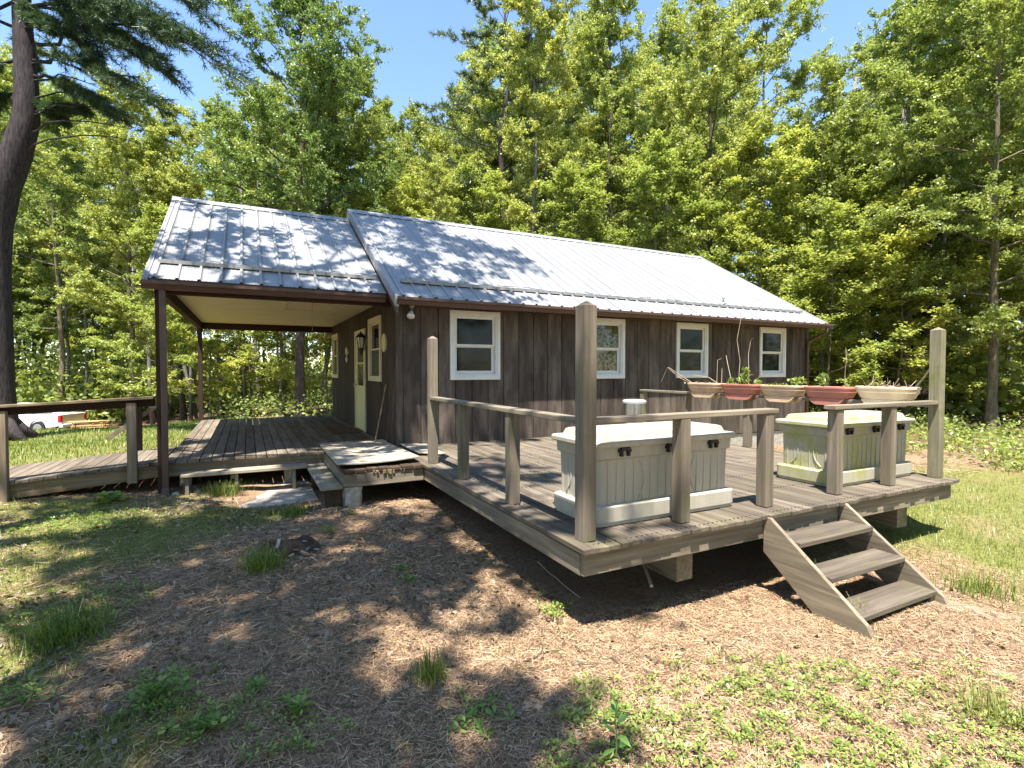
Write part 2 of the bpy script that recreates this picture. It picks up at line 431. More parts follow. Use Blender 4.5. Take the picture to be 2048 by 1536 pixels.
# ------------------------------------------------------------------ cabin
XL, XR, YF, YB = 2.16, 12.62, 8.40, 15.6
cabin = thing('cabin', (7.4, 12, 0), 'dark brown wooden cabin with pale ribbed metal roof and covered side porch', 'cabin')
SL = .588
def mz(y): return 2.40+SL*(y-8.0)
RY = 12.05; RZ = mz(RY)
PS = .586
def pz(y): return 2.49+PS*(y-8.5)
PZ = pz(RY)
def strips(u0, u1, z0, z1, pitch, gap, openings, ztop=None):
    """vertical boards between u0 and u1 with the openings cut out: list of (ua, ub, za, zb)"""
    out = []; u = u0
    while u < u1-.02:
        a, b = u+gap/2, min(u+pitch, u1)-gap/2; u += pitch
        cuts = sorted({a, b}|{c for o in openings for c in (o[0], o[1]) if a < c < b})
        for p, q in zip(cuts[:-1], cuts[1:]):
            mid = (p+q)/2; zz = [(z0, z1)]
            for o in openings:
                if o[0] < mid < o[1]:
                    zz = [r for (s_, e_) in zz for r in ((s_, min(e_, o[2])), (max(s_, o[3]), e_)) if r[1]-r[0] > .005]
            out += [(p, q, s_, e_) for s_, e_ in zz]
    return out
WIN = [(3.07, 4.01), (5.87, 6.80), (8.19, 9.12), (10.82, 11.75)]
WZ0, WZ1 = 1.08, 2.27
fw = MB(); fw.box(XL+.08, YF+.07, -.28, XR-.02, YB-.1, 2.38)
fw.build('wall_core', M['dark_inside'], cabin)
m = MB()
ops = [(a+.03, b-.03, WZ0+.03, WZ1-.03) for a, b in WIN]
for p, q, s_, e_ in strips(XL+.1, XR-.09, -.22, 2.40, .305, .012, ops): m.box(p, YF, s_, q, YF+.022, e_)
m.build('front_siding', M['siding'], cabin, .003)
m = MB(); m.box(XL+.08, YF+.024, -.24, XR-.05, YF+.07, WZ0); m.box(XL+.08, YF+.024, WZ1, XR-.05, YF+.07, 2.40)
px = XL+.08
for a, b in WIN: m.box(px, YF+.024, WZ0, a+.02, YF+.07, WZ1); px = b-.02
m.box(px, YF+.024, WZ0, XR-.05, YF+.07, WZ1)
m.build('wall_backing', M['black'], cabin)
# corner boards
m = MB(); m.box(XL-.012, YF-.022, -.22, XL+.095, YF+.01, 2.42); m.build('corner_trim', M['siding'], cabin)
m = MB(); m.box(XR-.085, YF-.02, -.22, XR+.01, YF+.01, 2.42); m.build('corner_trim', M['siding'], cabin)
# side wall under the porch
DOOR = (10.86, 11.98)
SW = [(9.46, 10.50), (14.45, 15.4)]
m = MB()
sops = [(a+.03, b-.03, 1.04+.03, 2.24-.03) for a, b in SW]+[(DOOR[0]+.03, DOOR[1]-.03, -.3, 2.06)]
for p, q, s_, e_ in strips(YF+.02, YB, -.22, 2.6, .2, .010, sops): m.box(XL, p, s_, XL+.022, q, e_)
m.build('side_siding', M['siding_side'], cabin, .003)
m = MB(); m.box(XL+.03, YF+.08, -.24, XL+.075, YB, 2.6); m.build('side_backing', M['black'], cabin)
# gable triangles, far walls
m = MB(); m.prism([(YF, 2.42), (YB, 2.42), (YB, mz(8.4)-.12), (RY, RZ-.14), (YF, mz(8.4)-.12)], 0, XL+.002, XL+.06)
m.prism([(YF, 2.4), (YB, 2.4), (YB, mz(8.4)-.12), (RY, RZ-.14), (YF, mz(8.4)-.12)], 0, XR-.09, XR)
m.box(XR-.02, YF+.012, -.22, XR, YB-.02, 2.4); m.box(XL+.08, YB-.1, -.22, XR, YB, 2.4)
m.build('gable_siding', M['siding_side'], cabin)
m = MB(); m.box(XL+.12, YF+.03, -.85, XR-.05, YB-.15, -.24); m.build('foundation', M['block'], cabin)

def mapper(kind):
    if kind == 'front': return lambda u, z, n: (u, YF-n, z)
    return lambda u, z, n: (XL-n, u, z)
def wbox(m, mp, u0, z0, n0, u1, z1, n1):
    a = mp(u0, z0, n0); b = mp(u1, z1, n1); m.box(a[0], a[1], a[2], b[0], b[1], b[2])
def frame(m, mp, u0, z0, u1, z1, w, n0, n1, wb=None):
    wb = wb or w
    wbox(m, mp, u0, z0, n0, u1, z0+wb, n1); wbox(m, mp, u0, z1-w, n0, u1, z1, n1)
    wbox(m, mp, u0, z0+wb, n0, u0+w, z1-w, n1); wbox(m, mp, u1-w, z0+wb, n0, u1, z1-w, n1)
def window(kind, u0, z0, u1, z1, pane='glass', casing=None):
    mp = mapper(kind); m = MB()
    frame(m, mp, u0, z0, u1, z1, .062, -.01, .034, .066)
    frame(m, mp, u0+.062, z0+.066, u1-.062, z1-.062, .03, -.055, .022)
    w = m.build('window', casing or M['white'], cabin, .004)
    a, b, c, d = u0+.093, z0+.097, u1-.093, z1-.093; mid = (b+d)/2
    m = MB(); frame(m, mp, a, mid-.016, c, d, .042, -.04, -.008, .034)
    frame(m, mp, a, b, c, mid+.012, .05, -.066, -.042, .06)
    m.build('sash', casing or M['white'], w, .003)
    m = MB(); wbox(m, mp, a+.04, mid, -.030, c-.04, d-.04, -.024); m.build('pane', M[pane], w)
    m = MB(); wbox(m, mp, a+.045, b+.05, -.062, c-.045, mid, -.056); m.build('pane', M[pane], w)
    return w
for i, (a, b) in enumerate(WIN): window('front', a, WZ0, b, WZ1, 'glass_curtain' if i == 1 else 'glass')
window('side', SW[0][0], 1.04, SW[0][1], 2.24, 'glass', M['cream'])
window('side', SW[1][0], 1.04, SW[1][1], 2.22, 'glass', M['cream'])
# door
mp = mapper('side')
m = MB(); wbox(m, mp, DOOR[0], -.03, -.01, DOOR[0]+.09, 2.1, .03); wbox(m, mp, DOOR[1]-.09, -.03, -.01, DOOR[1], 2.1, .03); wbox(m, mp, DOOR[0]+.09, 2.0, -.01, DOOR[1]-.09, 2.1, .03)
df = m.build('door_frame', M['cream'], cabin, .004)
m = MB(); a, b = DOOR[0]+.095, DOOR[1]-.095
wbox(m, mp, a, -.02, -.03, b, .92, .01); wbox(m, mp, a, 1.86, -.03, b, 1.995, .01); wbox(m, mp, a, .92, -.03, a+.12, 1.86, .01); wbox(m, mp, b-.12, .92, -.03, b, 1.86, .01)
wbox(m, mp, a+.12, 1.38, -.026, b-.12, 1.41, .006)
d = m.build('door', M['creamdoor'], cabin, .004)
m = MB(); wbox(m, mp, a+.12, .92, -.022, b-.12, 1.86, -.012); m.build('pane', M['glass'], d)
m = MB(); m.tube([(XL-.012, b-.06, .92), (XL-.07, b-.06, .92)], [.012, .028], 10); m.build('handle', M['steel'], d)

# roofs
def ribbed(x0, x1, ye, yr, zf, flip=False, th=.004):
    """one slope of ribbed sheet metal, from the eave to the ridge"""
    prof = []; p = .262; x = x0
    prof.append((x0, 0))
    x = x0+.12
    while x < x1-.04:
        prof += [(x-.026, 0), (x-.014, .026), (x+.014, .026), (x+.026, 0)]
        for k in (.33, .5, .67):
            c = x+p*k
            if c < x1-.03: prof += [(c-.012, 0), (c-.006, .0035), (c+.006, .0035), (c+.012, 0)]
        x += p
    prof = [q for q in prof if q[0] <= x1]; prof.append((x1, 0))
    s = (zf(yr)-zf(ye))/(yr-ye); nrm = Vector((0, -s, 1)).normalized()
    vs = []; n = len(prof)
    for y in (ye, yr):
        for (x, h) in prof:
            yy = y+nrm.y*h; zz = zf(y)+nrm.z*h
            if flip: yy = 2*RY-yy
            vs.append((x, yy, zz))
    fs = [(i, i+1, n+i+1, n+i) for i in range(n-1)]
    if flip: fs = [f[::-1] for f in fs]
    return vs, fs
def screws(m, x0, x1, ye, yr, zf):
    for k, y in enumerate(np.linspace(ye+.06, yr-.25, 7)):
        x = x0+.075
        while x < x1-.02:
            z = zf(y); m.box(x-.007, y-.008, z-.002, x+.007, y+.008, z+.010); x += .262
MX0, MX1 = 2.04, 12.74
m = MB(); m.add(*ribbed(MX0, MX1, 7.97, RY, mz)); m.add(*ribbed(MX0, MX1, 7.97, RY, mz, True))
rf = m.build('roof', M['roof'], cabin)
m = MB(); s0 = mz(7.99)-.03
m.prism([(7.995, mz(7.995)-.008), (RY, RZ-.008), (2*RY-7.995, mz(7.995)-.008), (2*RY-7.995, mz(7.995)-.13), (RY, RZ-.13), (7.995, mz(7.995)-.13)], 0, MX0+.05, MX1-.04)
m.build('roof_deck', M['trim_brown'], cabin)
m = MB(); m.box(MX0+.06, 8.0, 2.295, MX1-.05, YF, 2.31); m.build('soffit', M['trim_brown'], cabin)
def rake(m, x0, x1, ye, zf, h, up):
    m.prism([(ye, zf(ye)+up), (RY, zf(RY)+up), (RY, zf(RY)-h), (ye, zf(ye)-h)], 0, x0, x1)
    m.prism([(2*RY-ye, zf(ye)+up), (RY, zf(RY)+up), (RY, zf(RY)-h), (2*RY-ye, zf(ye)-h)], 0, x0, x1)
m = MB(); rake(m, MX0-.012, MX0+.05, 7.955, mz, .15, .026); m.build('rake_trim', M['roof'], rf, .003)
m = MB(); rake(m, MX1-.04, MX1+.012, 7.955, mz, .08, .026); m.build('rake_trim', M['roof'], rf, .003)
m = MB(); rake(m, MX0+.005, MX0+.045, 7.97, mz, .26, -.155); m.build('fascia', M['trim_brown'], cabin)
def cap(m, x0, x1, zr, s, w=.16):
    m.prism([(RY-w, zr-s*w+.027), (RY, zr+.04), (RY+w, zr-s*w+.027), (RY+w, zr-s*w+.018), (RY, zr+.030), (RY-w, zr-s*w+.018)], 0, x0, x1)
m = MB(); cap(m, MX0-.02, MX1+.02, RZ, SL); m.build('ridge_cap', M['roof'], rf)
m = MB(); screws(m, MX0+.1, MX1, 7.97, RY, mz); m.build('screws', M['steel_lid'], rf)['kind'] = 'stuff'
def guard(m, x0, x1, y, zf):
    z = zf(y)
    m.box(x0, y-.012, z+.022, x1, y-.006, z+.075); m.box(x0, y-.006, z+.03, x1, y+.06, z+.038+.02)
m = MB(); guard(m, 2.25, 12.45, 8.44, mz); m.build('snow_guard', M['roof'], rf)
m = MB()
for k in range(5):
    q = random.random(); x0 = 3.5+q*7
    m.tube([(x0+t*.35, 8.50+.05*math.sin(k+t*3), mz(8.52)+.06+.015*math.sin(t*4+k)) for t in np.linspace(0, 1, 6)], .006, 4)
m.build('roof_debris', M['twig'], rf)['kind'] = 'stuff'
# vent pipe
m = MB(); m.tube([(9.85, 8.62, mz(8.62)-.02), (9.85, 8.62, mz(8.62)+.28)], .03, 10); m.tube([(9.85, 8.62, mz(8.62)+.005), (9.85, 8.62, mz(8.62)+.05)], [.075, .04], 10)
m.build('vent_pipe', M['aluminium'], cabin, 0, True)
# porch roof
PX0, PX1 = -1.23, 2.03
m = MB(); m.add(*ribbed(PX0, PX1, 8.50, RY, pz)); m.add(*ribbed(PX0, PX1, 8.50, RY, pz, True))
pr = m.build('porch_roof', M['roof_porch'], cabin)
m = MB(); m.prism([(8.53, pz(8.53)-.008), (RY, PZ-.008), (2*RY-8.53, pz(8.53)-.008), (2*RY-8.53, pz(8.53)-.12), (RY, PZ-.12), (8.53, pz(8.53)-.12)], 0, PX0+.05, PX1)
m.build('porch_roof_deck', M['trim_brown'], cabin)
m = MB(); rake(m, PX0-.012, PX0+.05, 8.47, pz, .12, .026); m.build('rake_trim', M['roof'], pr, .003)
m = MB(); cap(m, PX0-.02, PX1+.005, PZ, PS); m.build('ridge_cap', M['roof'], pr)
m = MB(); screws(m, PX0+.1, PX1, 8.50, RY, pz); m.build('screws', M['steel_lid'], pr)['kind'] = 'stuff'
m = MB(); guard(m, -1.12, 1.92, 8.96, pz); m.build('snow_guard', M['roof'], pr)
m = MB()
for k in range(7):
    x0 = -.9+.42*k; yy = 9.03
    m.tube([(x0+t*.2, yy+.03*math.sin(k*2+t*3), pz(yy)+.06+.02*math.sin(t*4+k)) for t in np.linspace(0, 1, 5)], .005, 4)
m.build('roof_debris', M['twig'], pr)['kind'] = 'stuff'
# gutters
def gutter(x0, x1, yb, zt, name):
    m = MB(); h, w = .115, .105
    m.prism([(yb, zt), (yb, zt-h), (yb-.055, zt-h), (yb-.075, zt-h*.55), (yb-w, zt-h*.38), (yb-w, zt-.002), (yb-w+.012, zt-.002), (yb-w+.012, zt-.03), (yb-.012, zt-.03), (yb-.012, zt)], 0, x0, x1)
    return m.build(name, M['trim_brown'], cabin)
gutter(2.05, 12.84, 7.99, 2.375, 'gutter')
gutter(-1.25, 2.0, 8.525, 2.455, 'gutter')
m = MB()
m.tube([(12.66, 7.93, 2.27), (12.66, 7.95, 2.17), (12.62, 8.2, 2.05), (12.55, 8.34, 1.95), (12.55, 8.35, 1.8), (12.55, 8.35, -.3)], .036, 10)
m.build('downspout', M['trim_brown'], cabin, 0, True)
m = MB(); m.box(-1.06, 8.515, -.36, -.985, 8.575, 2.36); m.hexa([(-1.075,8.46,-.46),(-.97,8.46,-.46),(-.97,8.58,-.46),(-1.075,8.58,-.46),(-1.06,8.51,-.36),(-.985,8.51,-.36),(-.985,8.575,-.36),(-1.06,8.575,-.36)])
m.build('downspout', M['trim_brown'], cabin, .006)
# porch frame
m = MB(); m.box(-1.13, 8.62, 2.30, 2.14, 8.71, 2.50); m.build('porch_beam', M['brownbeam_x'], cabin, .004)
m = MB(); m.box(-1.13, 15.45, 2.30, 2.14, 15.55, 2.50); m.build('porch_beam', M['brownbeam_x'], cabin, .004)
m = MB(); m.box(-1.12, 8.715, 2.30, -1.02, 15.445, 2.50); m.build('porch_beam', M['brownbeam_y'], cabin, .004)
m = MB(); m.prism([(8.6, 2.505), (15.5, 2.505), (15.5, pz(8.6)-.12), (RY, PZ-.13), (8.6, pz(8.6)-.12)], 0, -1.12, -1.06); m.build('porch_gable', M['siding_side'], cabin)
for y in (8.595, 15.45):
    m = MB(); m.box(-1.12, y, -.55, -1.02, y+.095, 2.298); m.build('porch_post', M['brownbeam_z'], cabin, .005)
m = MB(); m.box(-1.015, 8.715, 2.46, 2.14, 15.44, 2.475); cl = m.build('porch_ceiling', M['cream'], cabin)
m = MB(); hz = 2.459; hx0, hx1, hy0, hy1 = .62, 1.5, 9.7, 11.3
m.box(hx0, hy0, hz-.018, hx1, hy0+.06, hz); m.box(hx0, hy1-.06, hz-.018, hx1, hy1, hz); m.box(hx0, hy0+.06, hz-.018, hx0+.06, hy1-.06, hz); m.box(hx1-.06, hy0+.06, hz-.018, hx1, hy1-.06, hz)
m.box(hx0+.07, hy0+.07, hz-.008, hx1-.07, hy1-.07, hz)
h = m.build('attic_hatch', M['cream'], cl)
m = MB(); m.tube([(1.05, 10.0, 2.45), (1.05, 10.0, 1.95)], .004, 5); m.build('pull_cord', M['drystem'], cl)
# porch floor
m = MB(); x = -1.06
while x < 2.12:
    x1 = min(x+.135, 2.14); dz = random.uniform(-.003, .003); m.box(x, 8.64+random.uniform(-.012, .012), -.07+dz, x1, 15.5, -.03+dz); x += .146
m.build('porch_floor', M['rampwood'], cabin, .004)
def piece(name, mat, par, bev, *b):
    m = MB(); m.box(*b); return m.build(name, M[mat], par, bev)
m = MB(); m.box(-1.05, 8.69, -.25, 2.1, 8.73, -.074); m.box(-1.05, 8.735, -.25, -1.01, 15.395, -.074)
for yy in (10.5, 12.3, 14): piece('porch_joist', 'wood_x', cabin, 0, -1.0, yy, -.24, 2.1, yy+.04, -.074)
for xx in (-.9, .5, 1.9):
    for yy in (8.9, 12, 15): piece('pier', 'block', cabin, .01, xx, yy, -.9, xx+.15, yy+.15, -.252)
m.build('porch_rim', M['wood_x'], cabin, .004)

# small things on the cabin
def lantern():
    x, y, z = XL-.13, 10.68, 1.80
    t = thing('wall_lantern', (XL, y, z), 'black carriage lantern mounted on the porch wall beside the door', 'wall lamp')
    m = MB(); m.box(XL-.02, y-.05, z-.12, XL-.001, y+.05, z+.12); m.tube([(XL-.02, y, z-.08), (XL-.09, y, z-.16), (x, y, z-.12)], .011, 6)
    m.rings([[(x+r*math.cos(a), y+r*math.sin(a), zz) for a in np.linspace(0, 2*PI, 6, False)] for r, zz in ((.105, z+.10), (.06, z+.16), (.02, z+.19), (.012, z+.22))])
    m.rings([[(x+r*math.cos(a), y+r*math.sin(a), zz) for a in np.linspace(0, 2*PI, 6, False)] for r, zz in ((.02, z-.24), (.03, z-.18), (.05, z-.11))])
    for a in np.linspace(0, 2*PI, 6, False): m.tube([(x+.048*math.cos(a), y+.048*math.sin(a), z-.11), (x+.085*math.cos(a), y+.085*math.sin(a), z+.10)], .006, 4)
    m.build('lantern_cage', M['black'], t)
    m = MB(); m.rings([[(x+r*math.cos(a), y+r*math.sin(a), zz) for a in np.linspace(0, 2*PI, 6, False)] for r, zz in ((.042, z-.108), (.078, z+.098))])
    m.build('lamp_glass', M['lampglass'], t)
lantern()
t = thing('floodlight', (2.36, YF-.1, 2.27), 'small white floodlight bulb under the eave at the cabin corner', 'floodlight')
m = MB(); m.tube([(2.36, 8.2, 2.292), (2.36, 8.2, 2.25)], .035, 10); m.tube([(2.36, 8.2, 2.25), (2.345, 8.17, 2.19)], .02, 8); m.build('lamp_arm', M['aluminium'], t)
m = MB(); m.tube([(2.345, 8.17, 2.19), (2.33, 8.14, 2.15), (2.32, 8.12, 2.11), (2.315, 8.11, 2.095)], [.025, .035, .06, .062], 14); m.build('bulb', M['white'], t, 0, True)
t = thing('wall_disc', (XL, 9.2, 1.73), 'round pale yellow thermometer dial on the porch wall beside the corner', 'dial')
m = MB(); m.tube([(XL-.002, 9.2, 1.73), (XL-.022, 9.2, 1.73)], .17, 28); m.build('dial_case', M['drystem'], t)
m = MB(); m.tube([(XL-.023, 9.2, 1.73), (XL-.027, 9.2, 1.73)], .155, 28); m.build('dial_face', M['paleyellow'], t)
m = MB(); yy = 12.95
m.prism([(yy-.1, 1.62), (yy+.1, 1.62), (yy+.12, 1.72), (yy, 1.8), (yy-.12, 1.72)], 0, XL-.05, XL-.005)
m.tube([(XL-.03, yy, 1.62), (XL-.03, yy+.03, 1.5), (XL-.03, yy-.01, 1.42)], [.01, .03, .015], 6)
o = m.build('wall_ornament', M['lampglass'], None); tag(o, 'small pale bell ornament hanging on the dark porch wall past the door', 'ornament')
m = MB(); m.tube([(1.93, 8.98, .02), (2.132, 9.02, 1.0)], .014, 7); o = m.build('wooden_pole', M['rampjoist'], None); tag(o, 'thin brown wooden pole leaning on the wall by the porch corner', 'pole')
m = MB(); m.box(1.5, 10.9, -.027, 2.08, 12.0, -.012); o = m.build('doormat', M['mat'], None, .004); tag(o, 'dark red brown doormat lying before the cream door', 'doormat')

# ------------------------------------------------------------------ front deck
deck = thing('wooden_deck', (4.6, 5.7, -.2), 'weathered grey plank deck raised along the front of the cabin', 'deck')
m = MB(); x = 2.06; k = 0
while x < 7.19:
    w = .128 if k == 0 else .0945
    dz = random.uniform(-.003, .003); ys = 2.97+random.uniform(-.012, .014)
    yj = random.choice([5.1, 5.8, 6.4]) if k else 9
    if yj < 9:
        m.box(x, ys, -.036+dz, x+w, yj-.003, dz); m.box(x, yj+.003, -.036+dz*.3, x+w, 8.385, -dz)
    else: m.box(x, 2.965, -.036, x+w, 8.385, .004)
    x += w+.0048; k += 1
m.build('decking', M['deckwood_y'], deck, .004)
m = MB()
for yy in np.arange(3.04, 8.4, .61):
    xx = 2.215
    while xx < 7.15:
        for q in (-.024, .024): m.box(xx+q-.004, yy-.004, -.004, xx+q+.004, yy+.004, .0045)
        xx += .0993
m.build('nails', M['black'], deck)['kind'] = 'stuff'
for mt_, b in (('wood_x', (2.095, 3.02, -.21, 7.15, 3.06, -.042)), ('wood_x', (2.14, 8.3, -.21, 7.1, 8.34, -.042)), ('wood_y', (2.09, 3.064, -.215, 2.13, 8.3, -.06)), ('wood_y', (7.11, 3.064, -.21, 7.15, 8.3, -.042))): piece('rim_joist', mt_, deck, .004, *b)
for xx in np.arange(2.6, 7.0, .45): piece('floor_joist', 'wood_y', deck, 0, xx, 3.064, -.19, xx+.04, 8.29, -.042)
for bx0, bx1 in ((3.17, 3.35), (6.46, 6.66)):
    m = MB(); m.prism([(3.22, -.215), (3.22, -.52), (8.2, -.52), (8.2, -.215)], 0, bx0, bx1)
    m.build('support_beam', M['wood_y'], deck, .006)
    for yy in (4.3, 7.4): piece('footing', 'block', deck, .01, bx0+.03, yy, -.95, bx1-.03, yy+.2, -.525)

def post(m, x, y, z0, z1, w=.108, point=False):
    h = w/2
    if point:
        m.box(x-h, y-h, z0, x+h, y+h, z1-.035)
        m.add([(x-h,y-h,z1-.035),(x+h,y-h,z1-.035),(x+h,y+h,z1-.035),(x-h,y+h,z1-.035),(x-.01,y,z1),(x+.01,y,z1)], [(0,1,5,4),(2,3,4,5),(1,2,5),(3,0,4)])
    else: m.box(x-h, y-h, z0, x+h, y+h, z1)
    return m
def railing(label, posts, rails, group='railings round the front deck'):
    c = posts[0]
    t = thing('deck_railing', (c[0], c[1], 0), label, 'railing', group)
    for (x, y, z, mat) in posts:
        m = MB(); post(m, x, y, .005, z, .112 if z > 1 else .104, z > 1); o = m.build('railing_post', M[mat], t, .003)
        if mat == 'greenpost': o['label'] = 'tall pale post green with algae'
    for a, b, ax in rails:
        m = MB(); m.bar(a, b, .125, .042); m.build('handrail', M['wood_'+ax], t, .005)
    return t
railing('short front railing of the deck left of the steps with its tall square corner post',
        [(2.2, 3.15, 1.75, 'postwood'), (3.17, 3.18, .853, 'postwood'), (4.22, 3.2, .853, 'postwood')],
        [((2.26, 3.175, .876), (4.33, 3.205, .876), 'x')])
railing('front railing of the deck right of the steps ending at a tall mossy post',
        [(7.13, 3.17, 1.745, 'greenpost'), (5.27, 3.2, .853, 'postwood'), (6.2, 3.19, .853, 'postwood')],
        [((5.17, 3.2, .876), (7.07, 3.18, .876), 'x')])
railing('side railing of the deck running from the corner post back toward the porch landing',
        [(2.2, 6.68, 1.70, 'postwood'), (2.2, 5.58, .853, 'postwood'), (2.2, 4.33, .853, 'postwood')],
        [((2.2, 6.62, .876), (2.2, 3.21, .876), 'y')])
railing('back right railing of the deck that carries the row of planters',
        [(7.22, 5.8, .81, 'postwood'), (7.22, 7.1, .81, 'postwood'), (7.22, 8.3, .81, 'postwood'), (7.22, 4.4, .81, 'postwood')],
        [((7.22, 8.36, .832), (7.22, 3.24, .832), 'y')])

# steps
st = thing('wooden_steps', (4.5, 2.3, -.65), 'short grey wooden stair of three treads up to the deck', 'steps')
for x0, x1 in ((3.965, 4.005), (5.035, 5.075)):
    m = MB(); m.prism([(3.015, -.03), (2.99, -.01), (2.95, -.02), (2.16, -.60), (2.13, -.66), (2.14, -.75), (2.47, -.75), (3.015, -.32)], 0, x0, x1)
    m.build('stringer', M['wood_y'], st, .005)
for k, (y, z) in enumerate(((2.70, -.165), (2.44, -.36), (2.21, -.565))):
    m = MB(); m.box(4.007, y, z-.042, 5.033+.015*0, y+.255, z); m.build('tread', M['deckwood_x'], st, .006)
# cleats under treads
for y, z in ((2.70, -.165), (2.44, -.36), (2.21, -.565)):
    for xx in (4.998, 4.007): piece('tread_cleat', 'wood_y', st, 0, xx, y+.02, z-.085, xx+.035, y+.2, z-.044)

# landing with plywood
ld = thing('landing_platform', (1.55, 7.9, -.4), 'rotten edged wooden landing between the porch and the deck', 'landing')
m = MB(); m.box(1.06, 6.70, -.215, 2.075, 6.745, -.055); m.build('front_joist', M['wood_x'], ld, .005)
m = MB(); m.box(1.06, 6.75, -.215, 1.10, 8.68, -.055); m.build('side_joist', M['wood_y'], ld, .005)
m = MB()
for k in range(7):
    x0 = 1.05+k*.146; ye = 6.69-random.uniform(-.02, .03); m.box(x0, ye, -.05, x0+.138, 8.6, .002-random.uniform(0, .008))
m.build('platform_boards', M['stumpwood'], ld, .008)
m = MB()
for k in range(14):
    x0 = 1.06+random.random()*.75; w = random.uniform(.01, .035); m.box(x0, 6.685-random.uniform(0, .012), -.05-random.uniform(0, .05), x0+w, 6.699, -.03)
m.build('rotten_edge', M['rampjoist'], ld, .004)['kind'] = 'stuff'
m = MB()
bl = [(1.07,6.69),(1.27,6.69),(1.27,6.92),(1.07,6.92)]
m.rings([[(x+random.uniform(-.012,.012), y+random.uniform(-.012,.012), z) for x, y in ((1.075,6.7),(1.12,6.69),(1.18,6.695),(1.24,6.69),(1.275,6.72),(1.27,6.8),(1.27,6.9),(1.17,6.92),(1.07,6.91),(1.06,6.8))] for z in (-.60,-.5,-.42,-.35,-.29,-.22)])
o = m.build('block_pier', M['block'], None); tag(o, 'crumbling concrete block pier under the corner of the rotten landing', 'concrete block')
def sheet(name, corners, sag, label, n=9):
    """a sheet of plywood that droops; corners: back-left, front-left, front-right, back-right"""
    a, b, c, d = [Vector(p) for p in corners]; m = MB(); top = []
    for i in range(n+1):
        for j in range(n+1):
            u, v = i/n, j/n
            p = (a*(1-u)+b*u)*(1-v)+(d*(1-u)+c*u)*v
            p = p+Vector((0, 0, sag(u, v))); top.append(p)
    N1 = n+1
    vs = [tuple(p) for p in top]+[(p.x, p.y, p.z-.014) for p in top]
    fs = []
    for i in range(n):
        for j in range(n):
            q = (i*N1+j, (i+1)*N1+j, (i+1)*N1+j+1, i*N1+j+1); fs.append(q); fs.append(tuple(k+N1*N1 for k in q)[::-1])
    edge = [i*N1 for i in range(N1)]+[n*N1+j for j in range(1, N1)]+[i*N1+n for i in range(n-1, -1, -1)]+[j for j in range(n-1, 0, -1)]
    for k in range(len(edge)):
        p, q = edge[k], edge[(k+1)%len(edge)]; fs.append((q, p, p+N1*N1, q+N1*N1))
    m.add(vs, fs); o = m.build(name, M['plywood'], None); tag(o, label, 'plywood')
sheet('plywood_sheet', [(1.07, 9.38, -.005), (.985, 6.77, .066), (2.06, 6.82, .078), (2.13, 9.3, .012)], lambda u, v: -.022*math.sin(v*PI)*u-.012*math.sin(u*PI)+.010, 'large sagging sheet of pale plywood bridging porch and landing')
sheet('plywood_sheet', [(2.2, 8.42+.1, .03), (2.2, 7.35, .035), (2.58, 7.22, .025), (2.64, 8.36, .025)], lambda u, v: .02*(1-v), 'smaller pale plywood sheet lying on the deck against the cabin wall')
# side step
ss = thing('plank_step', (.93, 7.8, -.5), 'wide pale plank step against the left side of the landing', 'step')
m = MB(); m.box(.78, 6.72, -.235, 1.045, 8.55, -.20); m.build('tread', M['step_ply'], ss, .006)
for b in ((.86, 6.9, -.62, .90, 6.98, -.237), (.84, 8.3, -.62, .9, 8.38, -.237), (.86, 6.80, -.62, 1.04, 6.84, -.237)): piece('leg', 'stumpwood', ss, .004, *b)
bs = thing('plank_step', (0, 8.42, -.5), 'long narrow bench like plank step in front of the porch floor', 'step')
m = MB(); m.box(-.83, 8.30, -.215, .775, 8.56, -.172); m.build('tread', M['benchwood'], bs, .006)
for lx in (-.78, -.18, .58):
    piece('leg', 'wood_z', bs, .004, lx, 8.34, -.62, lx+.045, 8.42, -.217); piece('brace', 'wood_z', bs, .004, lx-.05, 8.34, -.29, lx-.002, 8.52, -.217)

# ------------------------------------------------------------------ access ramp on the left
rp = thing('access_ramp', (-3, 9.5, -.4), 'low wooden ramp sloping up to the left end of the porch', 'ramp')
def rz(x): return -.035-.078*(-1.08-x)
m = MB(); x = -1.085
while x > -6.0:
    x0 = x-.135; a = random.uniform(-.015, .015)
    m.hexa([(x0, 8.72+a, rz(x0)-.04), (x, 8.72+a, rz(x)-.04), (x, 10.42, rz(x)-.04), (x0, 10.42, rz(x0)-.04), (x0, 8.72+a, rz(x0)), (x, 8.72+a, rz(x)), (x, 10.42, rz(x)), (x0, 10.42, rz(x0))])
    x -= .143
m.build('ramp_decking', M['rampwood'], rp, .004)
for yy in (8.76, 10.34):
    m = MB(); m.prism([(-1.09, rz(-1.09)-.044), (-2.62, rz(-2.62)-.044), (-6, rz(-6)-.044), (-6, rz(-6)-.1), (-2.62, rz(-2.62)-.23), (-1.09, rz(-1.09)-.215)], 1, yy, yy+.04); m.build('ramp_joist', M['rampjoist'], rp, .004)
rr = thing('ramp_railing', (-2, 8.7, 0), 'low brown handrail on two square posts along the near side of the ramp', 'railing')
for px, z0, z1 in ((-2.76, -.75, .735), (-1.42, -.30, .80)):
    m = MB(); m.box(px-.055, 8.66, z0, px+.055, 8.755, z1); m.build('railing_post', M['ramppost'], rr, .005)
m = MB(); m.bar((-4.2, 8.71, .73), (-1.16, 8.71, .868), .15, .035); m.build('handrail', M['rampjoist'], rr, .005)
m = MB(); m.bar((-4.2, 8.78, .66), (-1.16, 8.78, .795), .04, .10); m.build('side_rail', M['brownbeam_x'], rr, .005)
r2 = thing('ramp_railing', (-1.4, 10.4, 0), 'old sloping handrail on the far side of the ramp behind the porch post', 'railing')
